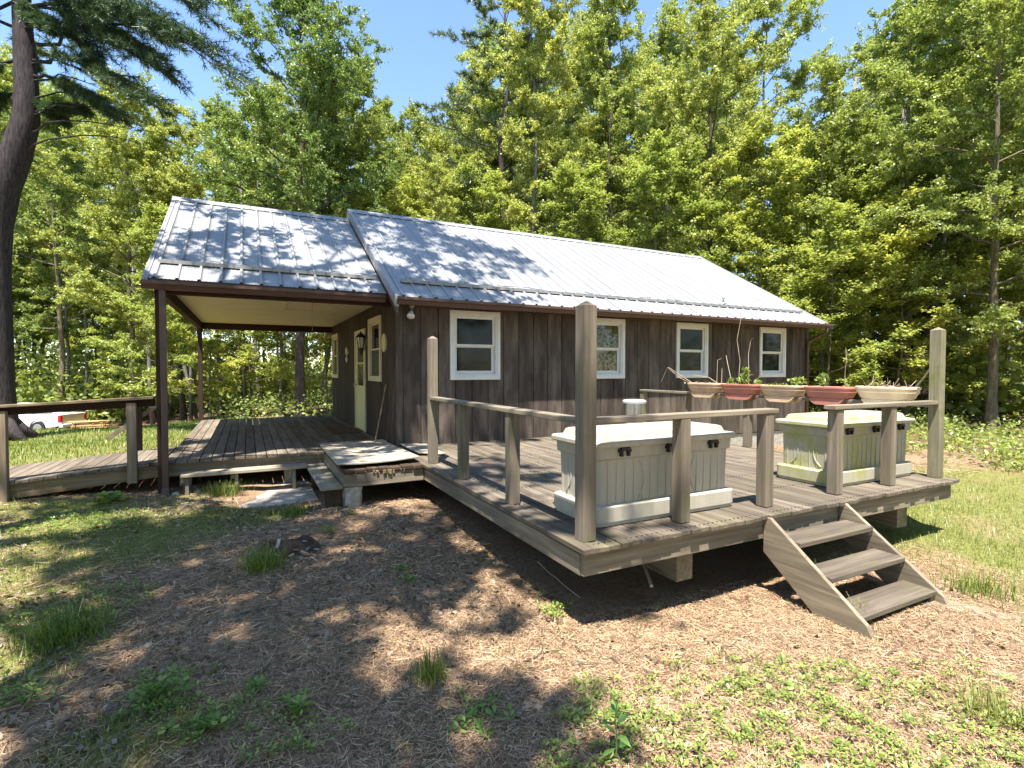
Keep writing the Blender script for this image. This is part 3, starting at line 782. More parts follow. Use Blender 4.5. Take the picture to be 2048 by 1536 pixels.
m = MB(); m.box(-1.30, 10.44, -.45, -1.21, 10.53, .80); m.build('railing_post', M['wood_z'], r2, .005)
m = MB(); m.box(-1.64, 10.44, -.6, -1.57, 10.51, .74); m.build('railing_post', M['brownbeam_z'], r2, .005)
m = MB(); m.bar((-1.2, 10.56, .78), (-2.05, 10.56, .13), .04, .07); m.build('handrail', M['wood_x'], r2, .004)

# concrete
m = MB(); m.rings([rrect(-.13, 7.5, .86, 9.2, .04, -.75), rrect(-.13, 7.5, .86, 9.2, .04, -.53), rrect(-.11, 7.52, .84, 9.18, .04, -.515)]); o = m.build('concrete_slab', M['concrete'], None); tag(o, 'square concrete slab on the ground before the plank steps', 'concrete slab')
m = MB()
pl = [(3.98,2.26),(5.12,2.28),(5.4,1.6),(5.75,.7),(5.9,-.2),(4.6,-.3),(4.35,.9),(4.05,1.6)]
zb = [zat(x, y) for x, y in pl]
m.add([(x, y, -.95) for x, y in pl]+[(x, y, z+.008) for (x, y), z in zip(pl, zb)], [tuple(range(8))]+[tuple(range(15, 7, -1))]+[(i, 8+i, 8+(i+1)%8, (i+1)%8) for i in range(8)])
o = m.build('path', M['pathmat'], None); tag(o, 'worn concrete path leading from the foot of the stair', 'path', None, 'structure')

# ------------------------------------------------------------------ storage boxes
def storage_box(x0, y0, L, W, mat, label):
    x1, y1 = x0+L, y0+W; t = thing('storage_box', (x0+L/2, y0+W/2, .006), label, 'storage box')
    def rr(d, z, r=.05): return rrect(x0+d, y0+d, x1-d, y1-d, r, z)
    m = MB(); m.rings([rr(.012, .008), rr(.012, .035), rr(.0, .04), rr(.0, .155), rr(.012, .165), rr(.05, .172), rr(.042, .53), rr(.02, .542), rr(.016, .628)])
    # raised vertical ribs of the panels
    for fx in np.arange(x0+.14, x1-.1, .088): m.box(fx-.0035, y0+.041, .175, fx+.0035, y0+.052, .53)
    for fy in np.arange(y0+.12, y1-.08, .088): m.box(x0+.041, fy-.0035, .175, x0+.052, fy+.0035, .53)
    def arc(cx, rad, a0, a1, side):
        pts = []
        for a in np.linspace(a0, a1, 14):
            u = cx+rad*math.cos(a); z = .35+rad*math.sin(a)*.82
            pts.append((u, y0+.046, z) if side == 'f' else (x0+.046, u, z))
        m.tube(pts, .008, 6)
    for s in (-1, 1):
        cx = x0+L/2+s*.62; a = PI if s > 0 else 0
        arc(cx, .36, a-.55, a+.55, 'f')
        cy = y0+W/2+s*.33; arc(cy, .24, a-.85, a+.85, 's')
    m.build('body', mat, t)
    m = MB(); m.rings([rr(-.012, .634), rr(-.018, .644), rr(-.018, .672), rr(-.008, .683), rr(.035, .687), rr(.055, .692), rr(.072, .735), rr(.09, .744), rr(.16, .747)])
    m.build('lid', mat, t)
    for fx in (x0+.28, x0+L/2, x1-.28):
        m = MB(); m.box(fx-.045, y0-.012, .558, fx-.025, y0+.017, .630); m.box(fx+.025, y0-.012, .558, fx+.045, y0+.017, .630); m.box(fx-.025, y0-.012, .604, fx+.025, y0+.017, .630); m.box(fx-.06, y0-.008, .59, fx-.045, y0+.017, .615); m.box(fx+.045, y0-.008, .59, fx+.06, y0+.017, .615)
        m.build('latch', M['black'], t)
storage_box(2.42, 3.315, 1.55, .67, M['box1'], 'cream resin storage box behind the tall corner post of the deck')
storage_box(5.47, 3.335, 1.55, .68, M['box2'], 'cream resin storage box streaked with green algae right of the steps')

t = thing('trash_can', (5.26, 6.25, 0), 'tall round stainless steel trash can standing on the deck', 'trash can')
m = MB(); m.tube([(5.26, 6.25, .004), (5.26, 6.25, .03), (5.26, 6.25, .031), (5.26, 6.25, .745)], [.175, .175, .17, .17], 32); m.build('body', M['steel'], t, 0)
m = MB(); m.tube([(5.26, 6.25, .747), (5.26, 6.25, .775), (5.26, 6.25, .795), (5.26, 6.25, .80)], [.18, .18, .165, .13], 32); m.build('lid', M['steel_lid'], t)

# ------------------------------------------------------------------ planters
def rnd_leaf_quads(P, L, W, up=.7, seed=0, fold=0):
    g = np.random.default_rng(seed); n = len(P)
    nr = g.normal(size=(n, 3)); nr /= np.linalg.norm(nr, axis=1)[:, None]; nr[:, 2] += up; nr /= np.linalg.norm(nr, axis=1)[:, None]
    a = g.normal(size=(n, 3)); a -= nr*(a*nr).sum(1)[:, None]; a /= np.linalg.norm(a, axis=1)[:, None]
    b = np.cross(nr, a); l = (L*g.uniform(.7, 1.3, n))[:, None]; w = (W*g.uniform(.7, 1.3, n))[:, None]
    return np.stack([P-a*l/2, P+b*w/2-a*l*.05, P+a*l/2-nr*l*.12, P-b*w/2-a*l*.05], 1)
def planter(y0, y1, zt, mat, label, kind):
    yc = (y0+y1)/2; xc = 7.22; t = thing('planter', (xc, yc, zt-.17), label, 'planter', 'planters in a row on the deck railing')
    def rr(hw, d, z, r=.07): return rrect(xc-hw, y0+d, xc+hw, y1-d, r, z)
    m = MB(); zb = zt-.168
    m.rings([rr(.105, .075, zb, .09), rr(.122, .045, zb+.03, .1), rr(.132, .028, zb+.07, .1), rr(.136, .022, zb+.085, .1), rr(.143, .012, zb+.092, .1), rr(.145, .010, zb+.132, .1), rr(.152, .0, zb+.140, .1), rr(.153, .0, zt-.004, .1), rr(.149, .003, zt, .1), rr(.139, .013, zt, .1), rr(.128, .022, zt-.03, .1)])
    for s in (-1, 1):
        xa = xc+s*.070; xb = xc+s*.115
        m.prism([(y0+.09, zb+.002), (y1-.09, zb+.002), (y1-.13, zb-.05), (y1-.19, zb-.085), (y0+.19, zb-.085), (y0+.13, zb-.05)], 0, min(xa, xb), max(xa, xb))
    m.build('pot', mat, t, .004)
    m = MB(); m.rings([rr(.127, .024, zt-.03), rr(.11, .05, zt-.012)]); m.build('soil', M['potsoil'], t)
    g = np.random.default_rng(abs(int(y0*100)))
    m = MB(); zs = zt-.02
    if kind in ('sticks', 'weeds'):
        spec = {'sticks': [((0, .33, 0), (-.1, .55, .11), (-.15, .8, .30), (-.2, .92, .02)), ((0, .3, 0), (-.12, .6, .2), (-.2, .72, .3)), ((0, -.28, 0), (-.05, -.1, .12), (-.1, .2, .16)), ((.03, -.2, 0), (.02, -.22, .42), (.05, -.28, .45)), ((.03, -.3, 0), (.04, -.3, .28))],
                'weeds': [((0, .08, 0), (.01, .06, .4), (-.02, .1, .75), (.0, .05, 1.05), (0, .06, 1.25)), ((0, -.12, 0), (.01, -.1, .5), (.02, -.13, .72), (.0, -.18, .76)), ((0, .2, 0), (.05, .34, .35), (.1, .42, .5)), ((0, -.2, 0), (.03, -.35, .22))]}[kind]
        for q in spec: m.tube([(xc+p[0], yc+p[1], zs+p[2]) for p in q], [.006-.0035*i/len(q) for i in range(len(q))], 5)
    if kind == 'dry':
        for k in range(16):
            a = g.uniform(-.3, .3); m.tube([(xc+g.uniform(-.1, .1), yc+a, zs), (xc+g.uniform(-.15, .15), yc+a+g.uniform(-.1, .06), zs+g.uniform(.05, .16))], .003, 4)
        m.tube([(xc, yc-.30, zs), (xc, yc-.40, zs+.14), (xc, yc-.47, zs+.26), (xc, yc-.49, zs+.36)], [.01, .009, .008, .01], 6)
        for k in range(9): m.tube([(xc, yc-.47, zs+.28), (xc+g.uniform(-.06, .06), yc-.48+g.uniform(-.05, .05), zs+.28+g.uniform(.02, .12))], .0035, 4)
    if kind == 'tall': m.tube([(xc, yc-.2, zs), (xc+.01, yc-.19, zs+.2), (xc, yc-.21, zs+.4), (xc, yc-.2, zs+.55)], .003, 5)
    if kind == 'herb': m.tube([(xc, yc, zs), (xc, yc+.01, zs+.03)], .004, 5)
    m.build('dry_stems', M['drystem'], t)
    P = []
    if kind == 'weeds':
        for cy, h, n in ((-.06, .28, 130), (.02, .12, 40), (.24, .12, 40), (-.27, .1, 30)):
            z = g.uniform(0, h, n); rad = .05+.02*(z/h < .5); P.append(np.stack([xc+g.normal(0, .03, n), yc+cy+g.normal(0, .028, n), zs+z], 1))
    if kind == 'herb':
        n = 60; P.append(np.stack([xc+g.normal(0, .06, n), yc-.22+g.normal(0, .06, n), zs+.05+g.uniform(0, .09, n)], 1)); n = 35; P.append(np.stack([xc+g.normal(0, .06, n), yc+.1+g.normal(0, .12, n), zs+g.uniform(.01, .04, n)], 1))
    if kind == 'tall':
        n = 40; P.append(np.stack([xc+g.normal(0, .04, n), yc+.1+g.normal(0, .04, n), zs+g.uniform(0, .22, n)], 1))
    if kind == 'dry':
        n = 60; P.append(np.stack([xc+g.uniform(-.11, .11, n), yc+g.uniform(-.3, .3, n), zs+g.uniform(0, .03, n)], 1))
    if kind == 'sticks':
        n = 10; P.append(np.stack([xc+g.normal(0, .05, n), yc+g.normal(0, .2, n), zs+g.uniform(0, .03, n)], 1))
    for P1 in P: quads('plant', rnd_leaf_quads(P1, .075, .03, .4, 5)-np.array([xc, yc, zt-.17]), M['deadleaf' if kind in ('dry', 'sticks') else 'weed'], t)
planter(6.30, 7.02, 1.02, M['tanpot'], 'tan planter with bent dry stalks, farthest along the deck railing', 'sticks')
planter(5.55, 6.27, 1.02, M['terra'], 'terracotta red planter with leafy green weeds on the deck railing', 'weeds')
planter(4.84, 5.52, 1.02, M['tanpot'], 'tan planter holding low yellow green herbs between two red planters', 'herb')
planter(4.13, 4.80, 1.02, M['terra'], 'plain terracotta red planter beside the pale planter nearest the mossy post', 'tall')
planter(3.40, 4.09, 1.04, M['palepot'], 'pale cream planter of dead needles and dry weeds nearest the mossy post', 'dry')

# ------------------------------------------------------------------ leaf clouds and trees
def leaf_cloud(C, S, n_each, L, W, up, seed):
    g = np.random.default_rng(seed); k = len(C)
    P = np.repeat(C, n_each, 0)+g.normal(size=(k*n_each, 3))*np.repeat(S, n_each, 0)
    return rnd_leaf_quads(P, L, W, up, seed+1)
def polyline(p, d, L, n, wander, g, lift=0.0):
    pts = [np.array(p, float)]; d = np.array(d, float)
    for i in range(n):
        d = d+g.normal(0, wander, 3)+np.array([0, 0, lift]); d /= np.linalg.norm(d); pts.append(pts[-1]+d*L/n)
    return pts
def tree_parts(seed, H, r, cb, Rc, nleaf, L=.16, W=.10, limbs=24, prof='oval', flat=.28, up=.55, wander=.03, lean=(0, 0), low=0.0, dens=2.3, cs=1.0, tw=7):
    """trunk builder and leaf array for one broadleaf tree standing at the origin"""
    g = np.random.default_rng(seed); m = MB(); n = 14
    tp = []; off = np.zeros(2)
    for i in range(n+1):
        t = i/n; off = off+g.normal(0, wander, 2)*H/n*2.2*(t > .08); tp.append(np.array([off[0]+lean[0]*t*H, off[1]+lean[1]*t*H, t*H*.97]))
    rad = [r*(1.0-.9*(i/n)**.9)*(1.35 if i == 0 else 1) for i in range(n+1)]
    m.tube([tp[0]+np.array([0, 0, -.4])]+tp, [rad[0]*1.15]+rad, 9)
    C = []; S = []
    for k in range(limbs):
        t = cb+(.98-cb)*((k+g.uniform(0, .9))/limbs); i = min(int(t*n), n-1); f = t*n-i
        p = tp[i]*(1-f)+tp[i+1]*f; u = (t-cb)/(1-cb)
        pr = {'oval': math.sin(PI*(.18+.70*u))**.65, 'wide': .55+.45*math.sin(PI*(.2+.75*u)), 'cone': 1.0-.85*u, 'vase': .5+.6*u-.9*max(0, u-.6)}[prof]
        Lb = max(.5, Rc*pr*g.uniform(.75, 1.12)); az = k*2.39996+g.normal(0, .35); el = R(8+58*u+g.normal(0, 8))-low
        d = [math.cos(az)*math.cos(el), math.sin(az)*math.cos(el), math.sin(el)]
        q = polyline(p, d, Lb, 5, .11, g, .02); rb = max(.012, r*(1-.85*t)*.42)
        m.tube(q, [rb*(1-.8*j/5) for j in range(6)], 5, False)
        ns = max(3, int(Lb*dens))
        for s in range(ns):
            f2 = .28+.72*(s+g.uniform(0, 1))/ns; j = min(int(f2*5), 4); b = q[j]*(1-(f2*5-j))+q[j+1]*(f2*5-j)
            sd = (q[j+1]-q[j]); sd /= np.linalg.norm(sd); a2 = g.normal(size=3); a2[2] *= .5; sd = sd+a2*.9; sd /= np.linalg.norm(sd)
            sl = Lb*.32*g.uniform(.6, 1.2); q2 = polyline(b, sd, sl, 2, .12, g)
            m.tube(q2, [rb*.35, rb*.22, .006], 4, False)
            for w in range(tw):
                f3 = g.uniform(.1, 1); b3 = q2[0]*(1-f3)+q2[2]*f3; d3 = g.normal(size=3)*[1, 1, flat]+sd*.6+np.array([0, 0, .08]); d3 /= np.linalg.norm(d3)
                C.append(b3); S.append(d3*g.uniform(.3, .85)*cs)
        for w in range(3): C.append(q[-1]); d3 = g.normal(size=3)*[1, 1, flat]; S.append(d3/np.linalg.norm(d3)*g.uniform(.3, .7))
    for w in range(10): C.append(tp[-1]); d3 = g.normal(size=3); d3[2] = abs(d3[2]); S.append(d3/np.linalg.norm(d3)*g.uniform(.4, 1.0))
    C = np.array(C); S = np.array(S); ne = max(4, int(nleaf/len(C))); g2 = np.random.default_rng(seed+5); k = len(C)
    P = np.repeat(C, ne, 0)+np.repeat(S, ne, 0)*g2.uniform(.1, 1.05, (k*ne, 1))+g2.normal(0, .07*cs, (k*ne, 3))*[1, 1, .8]
    return m, rnd_leaf_quads(P, L, W, up, seed+11)
def make_tree(name, parts, barkm, leafm, label, cat='tree', group=None, loc=(0, 0, 0)):
    m, Q = parts; t = thing(name, (0, 0, 0), label, cat, group)
    m.build('trunk', barkm, t, 0, True); quads('crown', Q, leafm, t); t.location = loc; return t
def put(t, x, y, s=1.0, rz=0.0, sz=None, first=False, label=None, group=None, dz=0.0):
    o = t if first else dup(t)
    o.location = (x, y, zat(x, y)-.05+dz); o.scale = (s, s, sz or s); o.rotation_euler = (0, 0, rz)
    if label: o['label'] = label
    if group: o['group'] = group
    elif 'group' in o.keys() and not first and label: del o['group']
    return o
used = set()
HT = {'oak': 24, 'maple': 20, 'vase': 22, 'round': 19, 'tall': 23, 'slim': 17, 'nearmaple': 20}
SKY = [(-600,-100),(60,-60),(90,190),(320,175),(345,225),(470,215),(490,150),(820,150),(835,225),(945,215),(955,-20),(1120,-30),(1150,30),(1165,-10),(1300,0),(1325,60),(1345,30),(1545,30),(1560,60),(1640,120),(1655,205),(1725,205),(1745,60),(1830,-80),(2700,-100)]
def skyline(px): return float(np.interp(px, [a for a, b in SKY], [b for a, b in SKY]))
def use(key, proto, px, d, s=1.0, rz=None, label=None, group=None, sz=None, dz=0.0, top=None):
    p = at(px, 740, d); f = key not in used; used.add(key)
    if top is not None: s = min(1.3, max(.4, (1.25+(740-top)/1044*d-zat(p[0], p[1]))/HT[key]))
    return put(proto, p[0], p[1], s, random.uniform(0, 6.28) if rz is None else rz, sz, f, label, group, dz)

protos = {
 'oak':   make_tree('oak_tree', tree_parts(11, 24, .27, .26, 5.0, 110000, .125, .08, 36, 'wide', .55, .2, .016), M['bark_dark'], M['leaf_dark'], 'x', 'tree'),
 'maple': make_tree('maple_tree', tree_parts(12, 20, .2, .27, 4.3, 80000, .12, .085, 34, 'oval', .22, .75, .022, low=.12), M['bark_moss'], M['leaf_mid'], 'x', 'tree'),
 'nearmaple': make_tree('maple_tree', tree_parts(19, 20, .19, .21, 4.2, 100000, .10, .08, 36, 'oval', .24, .75, .014, low=.12), M['bark_moss'], M['leaf_mid'], 'x', 'tree'),
 'vase':  make_tree('forest_tree', tree_parts(13, 22, .16, .34, 3.2, 70000, .11, .075, 28, 'vase', .6, .25, .02), M['bark_grey'], M['leaf_yellow'], 'x', 'tree'),
 'round': make_tree('forest_tree', tree_parts(14, 19, .19, .22, 4.1, 90000, .115, .08, 32, 'oval', .55, .25, .03), M['bark_dark'], M['leaf_yellow'], 'x', 'tree'),
 'tall':  make_tree('forest_tree', tree_parts(15, 23, .2, .28, 3.6, 75000, .115, .078, 28, 'oval', .55, .25, .02), M['bark_dark'], M['leaf_mid'], 'x', 'tree'),
 'slim':  make_tree('forest_tree', tree_parts(16, 17, .10, .42, 2.0, 24000, .115, .078, 20, 'oval', .5, .25, .02), M['bark_grey'], M['leaf_yellow'], 'x', 'tree'),
 'under': make_tree('young_maple', tree_parts(17, 7.5, .06, .16, 2.5, 24000, .12, .085, 20, 'wide', .10, 1.6, .03), M['bark_moss'], M['leaf_yellow'], 'x', 'tree'),
 'under2': make_tree('young_maple', tree_parts(18, 10.5, .085, .14, 2.9, 34000, .12, .085, 24, 'oval', .12, 1.4, .03), M['bark_moss'], M['leaf_mid'], 'x', 'tree'),
}
# ---- pines
def pine_branches(m, NQ, p, e, seed, ntw, nn, nl=.15, nw=.013, droop=.0, bare=.3, r0=.05):
    g = np.random.default_rng(seed); p = np.array(p); e = np.array(e); n = 8; pts = []
    side = np.cross(e-p, [0, 0, 1]); side /= np.linalg.norm(side); L = np.linalg.norm(e-p)
    for i in range(n+1):
        t = i/n; q = p*(1-t)+e*t; q = q+np.array([0, 0, .09*L*math.sin(PI*t)])+side*g.normal(0, .02)*L*(0 < i < n); pts.append(q)
    m.tube(pts, [r0*(1-.82*i/n) for i in range(n+1)], 6, False)
    for k in range(ntw):
        f = bare+(1-bare)*(k+g.uniform(0, 1))/ntw; i = min(int(f*n), n-1); b = pts[i]*(1-(f*n-i))+pts[i+1]*(f*n-i)
        d = (e-p)/L+side*g.choice([-1, 1])*g.uniform(.3, 1.1)+np.array([0, 0, g.uniform(-.35, .3)-droop]); d /= np.linalg.norm(d)
        tl = g.uniform(.6, 1.35)*L/5.5*(1.15-.5*f); q = polyline(b, d, tl, 3, .12, g, .04); m.tube(q, [.011, .008, .006, .003], 3, False)
        if ntw > 20:
            for w_ in range(2):
                bb = q[1+w_]; d4 = d+side*g.choice([-1, 1])*g.uniform(.5, 1.1)+np.array([0, 0, g.uniform(-.7, .2)]); d4 /= np.linalg.norm(d4); e4 = bb+d4*tl*g.uniform(.3, .55)
                for j in range(6):
                    c = bb+(e4-bb)*(j+1)/6; dd = g.normal(size=(8, 3))*.8+d4; dd /= np.linalg.norm(dd, axis=1)[:, None]
                    w = np.cross(dd, g.normal(size=(8, 3))); w /= np.linalg.norm(w, axis=1)[:, None]; w *= nw/2; ll = (nl*g.uniform(.6, 1.1, 8))[:, None]
                    NQ.append(np.stack([c-w, c+w, c+dd*ll+w*.4, c+dd*ll-w*.4], 1))
        for j in range(nn):
            ff = .2+.8*j/nn; ii = min(int(ff*3), 2); c = q[ii]*(1-(ff*3-ii))+q[ii+1]*(ff*3-ii)
            dd = g.normal(size=(9, 3))*.85+d*.9; dd /= np.linalg.norm(dd, axis=1)[:, None]
            w = np.cross(dd, g.normal(size=(9, 3))); w /= np.linalg.norm(w, axis=1)[:, None]; w *= nw/2
            ll = (nl*g.uniform(.7, 1.2, 9))[:, None]
            NQ.append(np.stack([c-w, c+w, c+dd*ll+w*.4, c+dd*ll-w*.4], 1))
bp = thing('pine_tree', (0, 0, 0), 'tall crooked pine with a bare dark trunk rising along the left edge', 'tree')
tk = [at(x, y, 14) for x, y in ((-8, 905), (-10, 872), (-12, 780), (-14, 650), (-16, 540), (-10, 450), (8, 375), (33, 308), (52, 240), (53, 170), (47, 80), (43, 0), (40, -120), (46, -300), (40, -520))]
m = MB(); rad = [.60, .50, .43, .40, .385, .37, .35, .335, .295, .26, .225, .205, .18, .13, .06]
tk[0][2] = zat(tk[0][0], tk[0][1])-.35
m.tube(tk, rad, 16)
for a in np.linspace(0, 2*PI, 7, False):
    c = tk[1]; dx, dy = math.cos(a+.3), math.sin(a+.3); zz = zat(c[0]+dx*.95, c[1]+dy*.95)
    m.tube([(c[0]+dx*.25, c[1]+dy*.25, c[2]+.45), (c[0]+dx*.5, c[1]+dy*.5, c[2]+.12), (c[0]+dx*1.0, c[1]+dy*1.0, zz-.08)], [.2, .19, .06], 8)
m.build('trunk', M['bark_pine'], bp, 0, True)
NQ = []; m = MB()
ends = [((43,-20),(432,135,11.5)), ((52,120),(310,215,12.2)), ((45,40),(345,60,11.8)), ((52,150),(225,235,13)), ((42,-60),(215,10,12)), ((42,-70),(420,40,12)), ((45,60),(280,120,12)), ((42,-100),(380,-40,11.5)),
        ((45,20),(170,110,12.8)), ((50,200),(130,245,14.2)), ((43,0),(-150,120,13)), ((48,120),(-120,190,13)), ((46,60),(-180,20,13)), ((53,180),(-60,250,14)), ((42,-80),(-90,-40,13)), ((42,-120),(120,-60,12)), ((42,-150),(260,-120,12)),
        ((52,230),(170,225,14)), ((44,30),(90,60,13)), ((40,-200),(300,-250,12.5)), ((40,-200),(-200,-200,13)), ((40,-260),(150,-330,13)), ((45,50),(60,150,15.5)), ((43,-10),(250,40,15)),((44,10),(330,150,12.5)),((50,90),(400,95,11.7))]
for k, (a, e) in enumerate(ends):
    s = at(a[0], a[1], 14); pine_branches(m, NQ, s, at(*e), 100+k, 34, 11, .16, .014, .08, .22, .05)
for k in range(6):   # dead lower boughs
    s = at(52, 130+k*35, 14); pine_branches(m, NQ, s, at(180+k*22, 150+k*28, 13.3), 200+k, 3, 1, .1, .01, .1, .5, .03)
m.build('branches', M['bark_pine'], bp); quads('needles', np.concatenate(NQ), M['needle'], bp)

def make_pine(seed, H, r, L0, label, cb=.25, leaf='needle_far'):
    g = np.random.default_rng(seed); t = thing('pine_tree', (0, 0, 0), label, 'tree'); m = MB()
    tp = [np.array([g.normal(0, .03)*i, g.normal(0, .03)*i, H*i/10]) for i in range(11)]; m.tube([tp[0]-np.array([0, 0, .4])]+tp, [r*1.2]+[r*(1-.93*i/10) for i in range(11)], 9); NQ = []
    nb = 52
    for k in range(nb):
        f = cb+(.97-cb)*k/nb; i = min(int(f*10), 9); p = tp[i]*(1-(f*10-i))+tp[i+1]*(f*10-i); az = k*2.4+g.normal(0, .3); u = (f-cb)/(1-cb)
        L = L0*(1.05-.72*u)*g.uniform(.65, 1.15); e = p+np.array([math.cos(az)*L, math.sin(az)*L, L*(-.05+.55*u)])
        pine_branches(m, NQ, p, e, seed*50+k, 16, 6, .22, .03, -.15, .3, r*.2*(1.1-u))
    m.build('trunk', M['bark_dark'], t, 0, True); quads('needles', np.concatenate(NQ), M[leaf], t); return t
wp = make_pine(31, 25, .3, 6.6, 'tall white pine with feathery boughs against the sky behind the roof', .22)
p = at(1005, 740, 29); put(wp, p[0], p[1], 1.0, .6, None, True)
put(wp, *at(1895, 740, 33)[:2], .85, 2.0, label='white pine half hidden among the trees at the right end of the woods')
put(wp, *at(150, 740, 52)[:2], .85, 4.0, label='far white pine standing in the woods beyond the pickup truck')

# ---- the trees one can tell apart
W = protos
def named(k, px, d, top, label, rz=None): use(k, W[k], px, d, 1.0, rz, label, None, top=top)
named('oak', 600, 22, -60, 'big oak with spreading dark limbs directly behind the porch roof', .4)
named('vase', 1068, 25, -60, 'pale barked slender tree with a tall vase shaped crown behind the ridge', 1.0)
named('tall', 1225, 29, -15, 'tall full crowned tree rising right of the slender pale tree', 2.0)
named('round', 1425, 22, 30, 'round yellow green tree with a curved dark trunk behind the right roof end', .5)
named('nearmaple', 1985, 15.5, -160, 'large layered maple with a mossy trunk at the right edge of the yard', 1.2)
named('slim', 1640, 20, 140, 'thin straight tree with a sparse crown in the gap right of the roof', .2)
named('tall', 1535, 31, -20, 'tall bright green tree standing behind the round yellow green one')
named('oak', 1850, 22, -80, 'leafy oak reaching over the gap of sky at upper right')
named('tall', 740, 27, 150, 'medium tree between the big oak and the white pine')
named('round', 830, 31, 250, 'rounded tree lower than its neighbours left of the white pine')
named('round', 1345, 33, 85, 'yellow green tree filling the space left of the round tree')
named('round', 365, 29, 255, 'bright yellow green tree left of the porch roof peak')
named('maple', 265, 27, 205, 'broad maple behind the ramp with branches in flat layers')
named('maple', 120, 34, 200, 'spreading maple over the parked pickup truck')
named('tall', 440, 36, 215, 'tall tree seen behind the left slope of the porch roof')
named('vase', 1150, 33, 75, 'narrow pale tree set back between two tall crowns behind the ridge')
named('nearmaple', 2150, 17, -150, 'maple at the far right whose boughs fill the upper corner')
named('maple', 1810, 19, 40, 'maple with hanging layers behind the mossy deck post')
named('maple', 1690, 26, 230, 'maple at the back of the woods right of the thin tree')
# young maples round the yard
ug = 'young maples at the edge of the woods'
for i, (px, d, k, s) in enumerate(((150,42,'under',1),(255,34,'under',1.0),(330,22,'under2',.8),(215,40,'under2',.95),(420,26,'under',.95),(500,30,'under2',.8),(655,24,'under',.9),(560,27,'under',.8),(40,40,'under2',.9),
        (1700,21,'under2',1),(1790,17.5,'under',.9),(1660,17,'under',.85),(1850,24,'under2',1),(2060,17,'under2',.8),(1740,27,'under2',1.1),(1940,22,'under2',1),(930,24,'under2',1),(1130,23,'under2',.95),(1300,21,'under2',.95),(1500,20,'under2',.95),(1590,24,'under2',1.1),(820,26,'under2',1.0))):
    lab = ('young maple with light leaves in flat tiers, in the woods left of the cabin' if px < 800 else 'young maple with flat leaf tiers, in the woods right of the cabin' if px > 1600 else 'young maple whose top shows just above the cabin ridge')
    use(k, W[k], px, d, s, None, lab, ug+(' on the left' if px < 800 else ' on the right' if px > 1600 else ' behind the ridge'))
# ---- the rest of the woods
placed = [(o.location.x, o.location.y) for o in COL.objects if o.parent is None and 'tree' in o.name]
g = np.random.default_rng(77); cnt = 0; tries = 0
while cnt < 150 and tries < 6000:
    tries += 1
    d = 15+45*g.uniform()**.8; px = g.uniform(-500, 2600); p = at(px, 740, d); x, y = p[0], p[1]
    if px < 560 and d < 33+.008*px: continue
    if px >= 560 and px < 1640 and y < 19.5: continue
    if px >= 1640 and (x < 15.5 or d < 17): continue
    if min((x-a)**2+(y-b)**2 for a, b in placed) < (1.5 if d > 24 else 2.2)**2: continue
    placed.append((x, y)); cnt += 1
    k = g.choice(['tall', 'vase', 'slim', 'slim', 'round', 'maple', 'slim', 'tall'])
    side = 'left' if px < 560 else 'right' if px > 1640 else 'back'
    lab = {'left': 'leafy forest tree among many in the woods left of the porch', 'right': 'leafy forest tree among many in the dark woods right of the deck', 'back': 'leafy forest tree among many in the woods behind the cabin roof'}[side]
    if k == 'slim': lab = lab.replace('leafy', 'thin grey')
    use(k, W[k], px, d, 1.0, None, lab, {'left': 'trees of the left woods', 'right': 'trees of the right woods', 'back': 'trees of the woods behind the cabin'}[side]+(', thin' if k == 'slim' else ''), top=skyline(px)+20+g.exponential(70))
# bare pole trunks deep in the woods
m = MB(); m.tube([(0, 0, -.4), (.05, 0, 2), (-.05, .05, 5), (.1, 0, 9), (.05, .1, 14)], [.13, .11, .1, .085, .05], 7)
for k in range(10):
    a = k*2.4; z = 5+k*.8; m.tube([(0, 0, z), (math.cos(a)*.8, math.sin(a)*.8, z+.5), (math.cos(a)*1.4, math.sin(a)*1.4, z+1.1)], [.03, .018, .006], 4)
pole = m.build('bare_tree', M['bark_grey'], None, 0, True); tag(pole, 'slender bare trunk deep in the woods', 'tree', 'bare trunks deep in the woods')
first = True; cnt = 0
while cnt < 70:
    px = g.choice([g.uniform(150, 700), g.uniform(1620, 2150)]); d = g.uniform(20, 45)
    if px < 700 and d < 31: continue
    p = at(px, 740, d); o = pole if first else pole.copy()
    if not first: COL.objects.link(o)
    first = False; s = g.uniform(.6, 1.5); o.location = (p[0], p[1], zat(p[0], p[1])); o.scale = (s, s, g.uniform(.8, 1.2)); o.rotation_euler = (g.normal(0, .06), g.normal(0, .06), g.uniform(0, 6)); cnt += 1
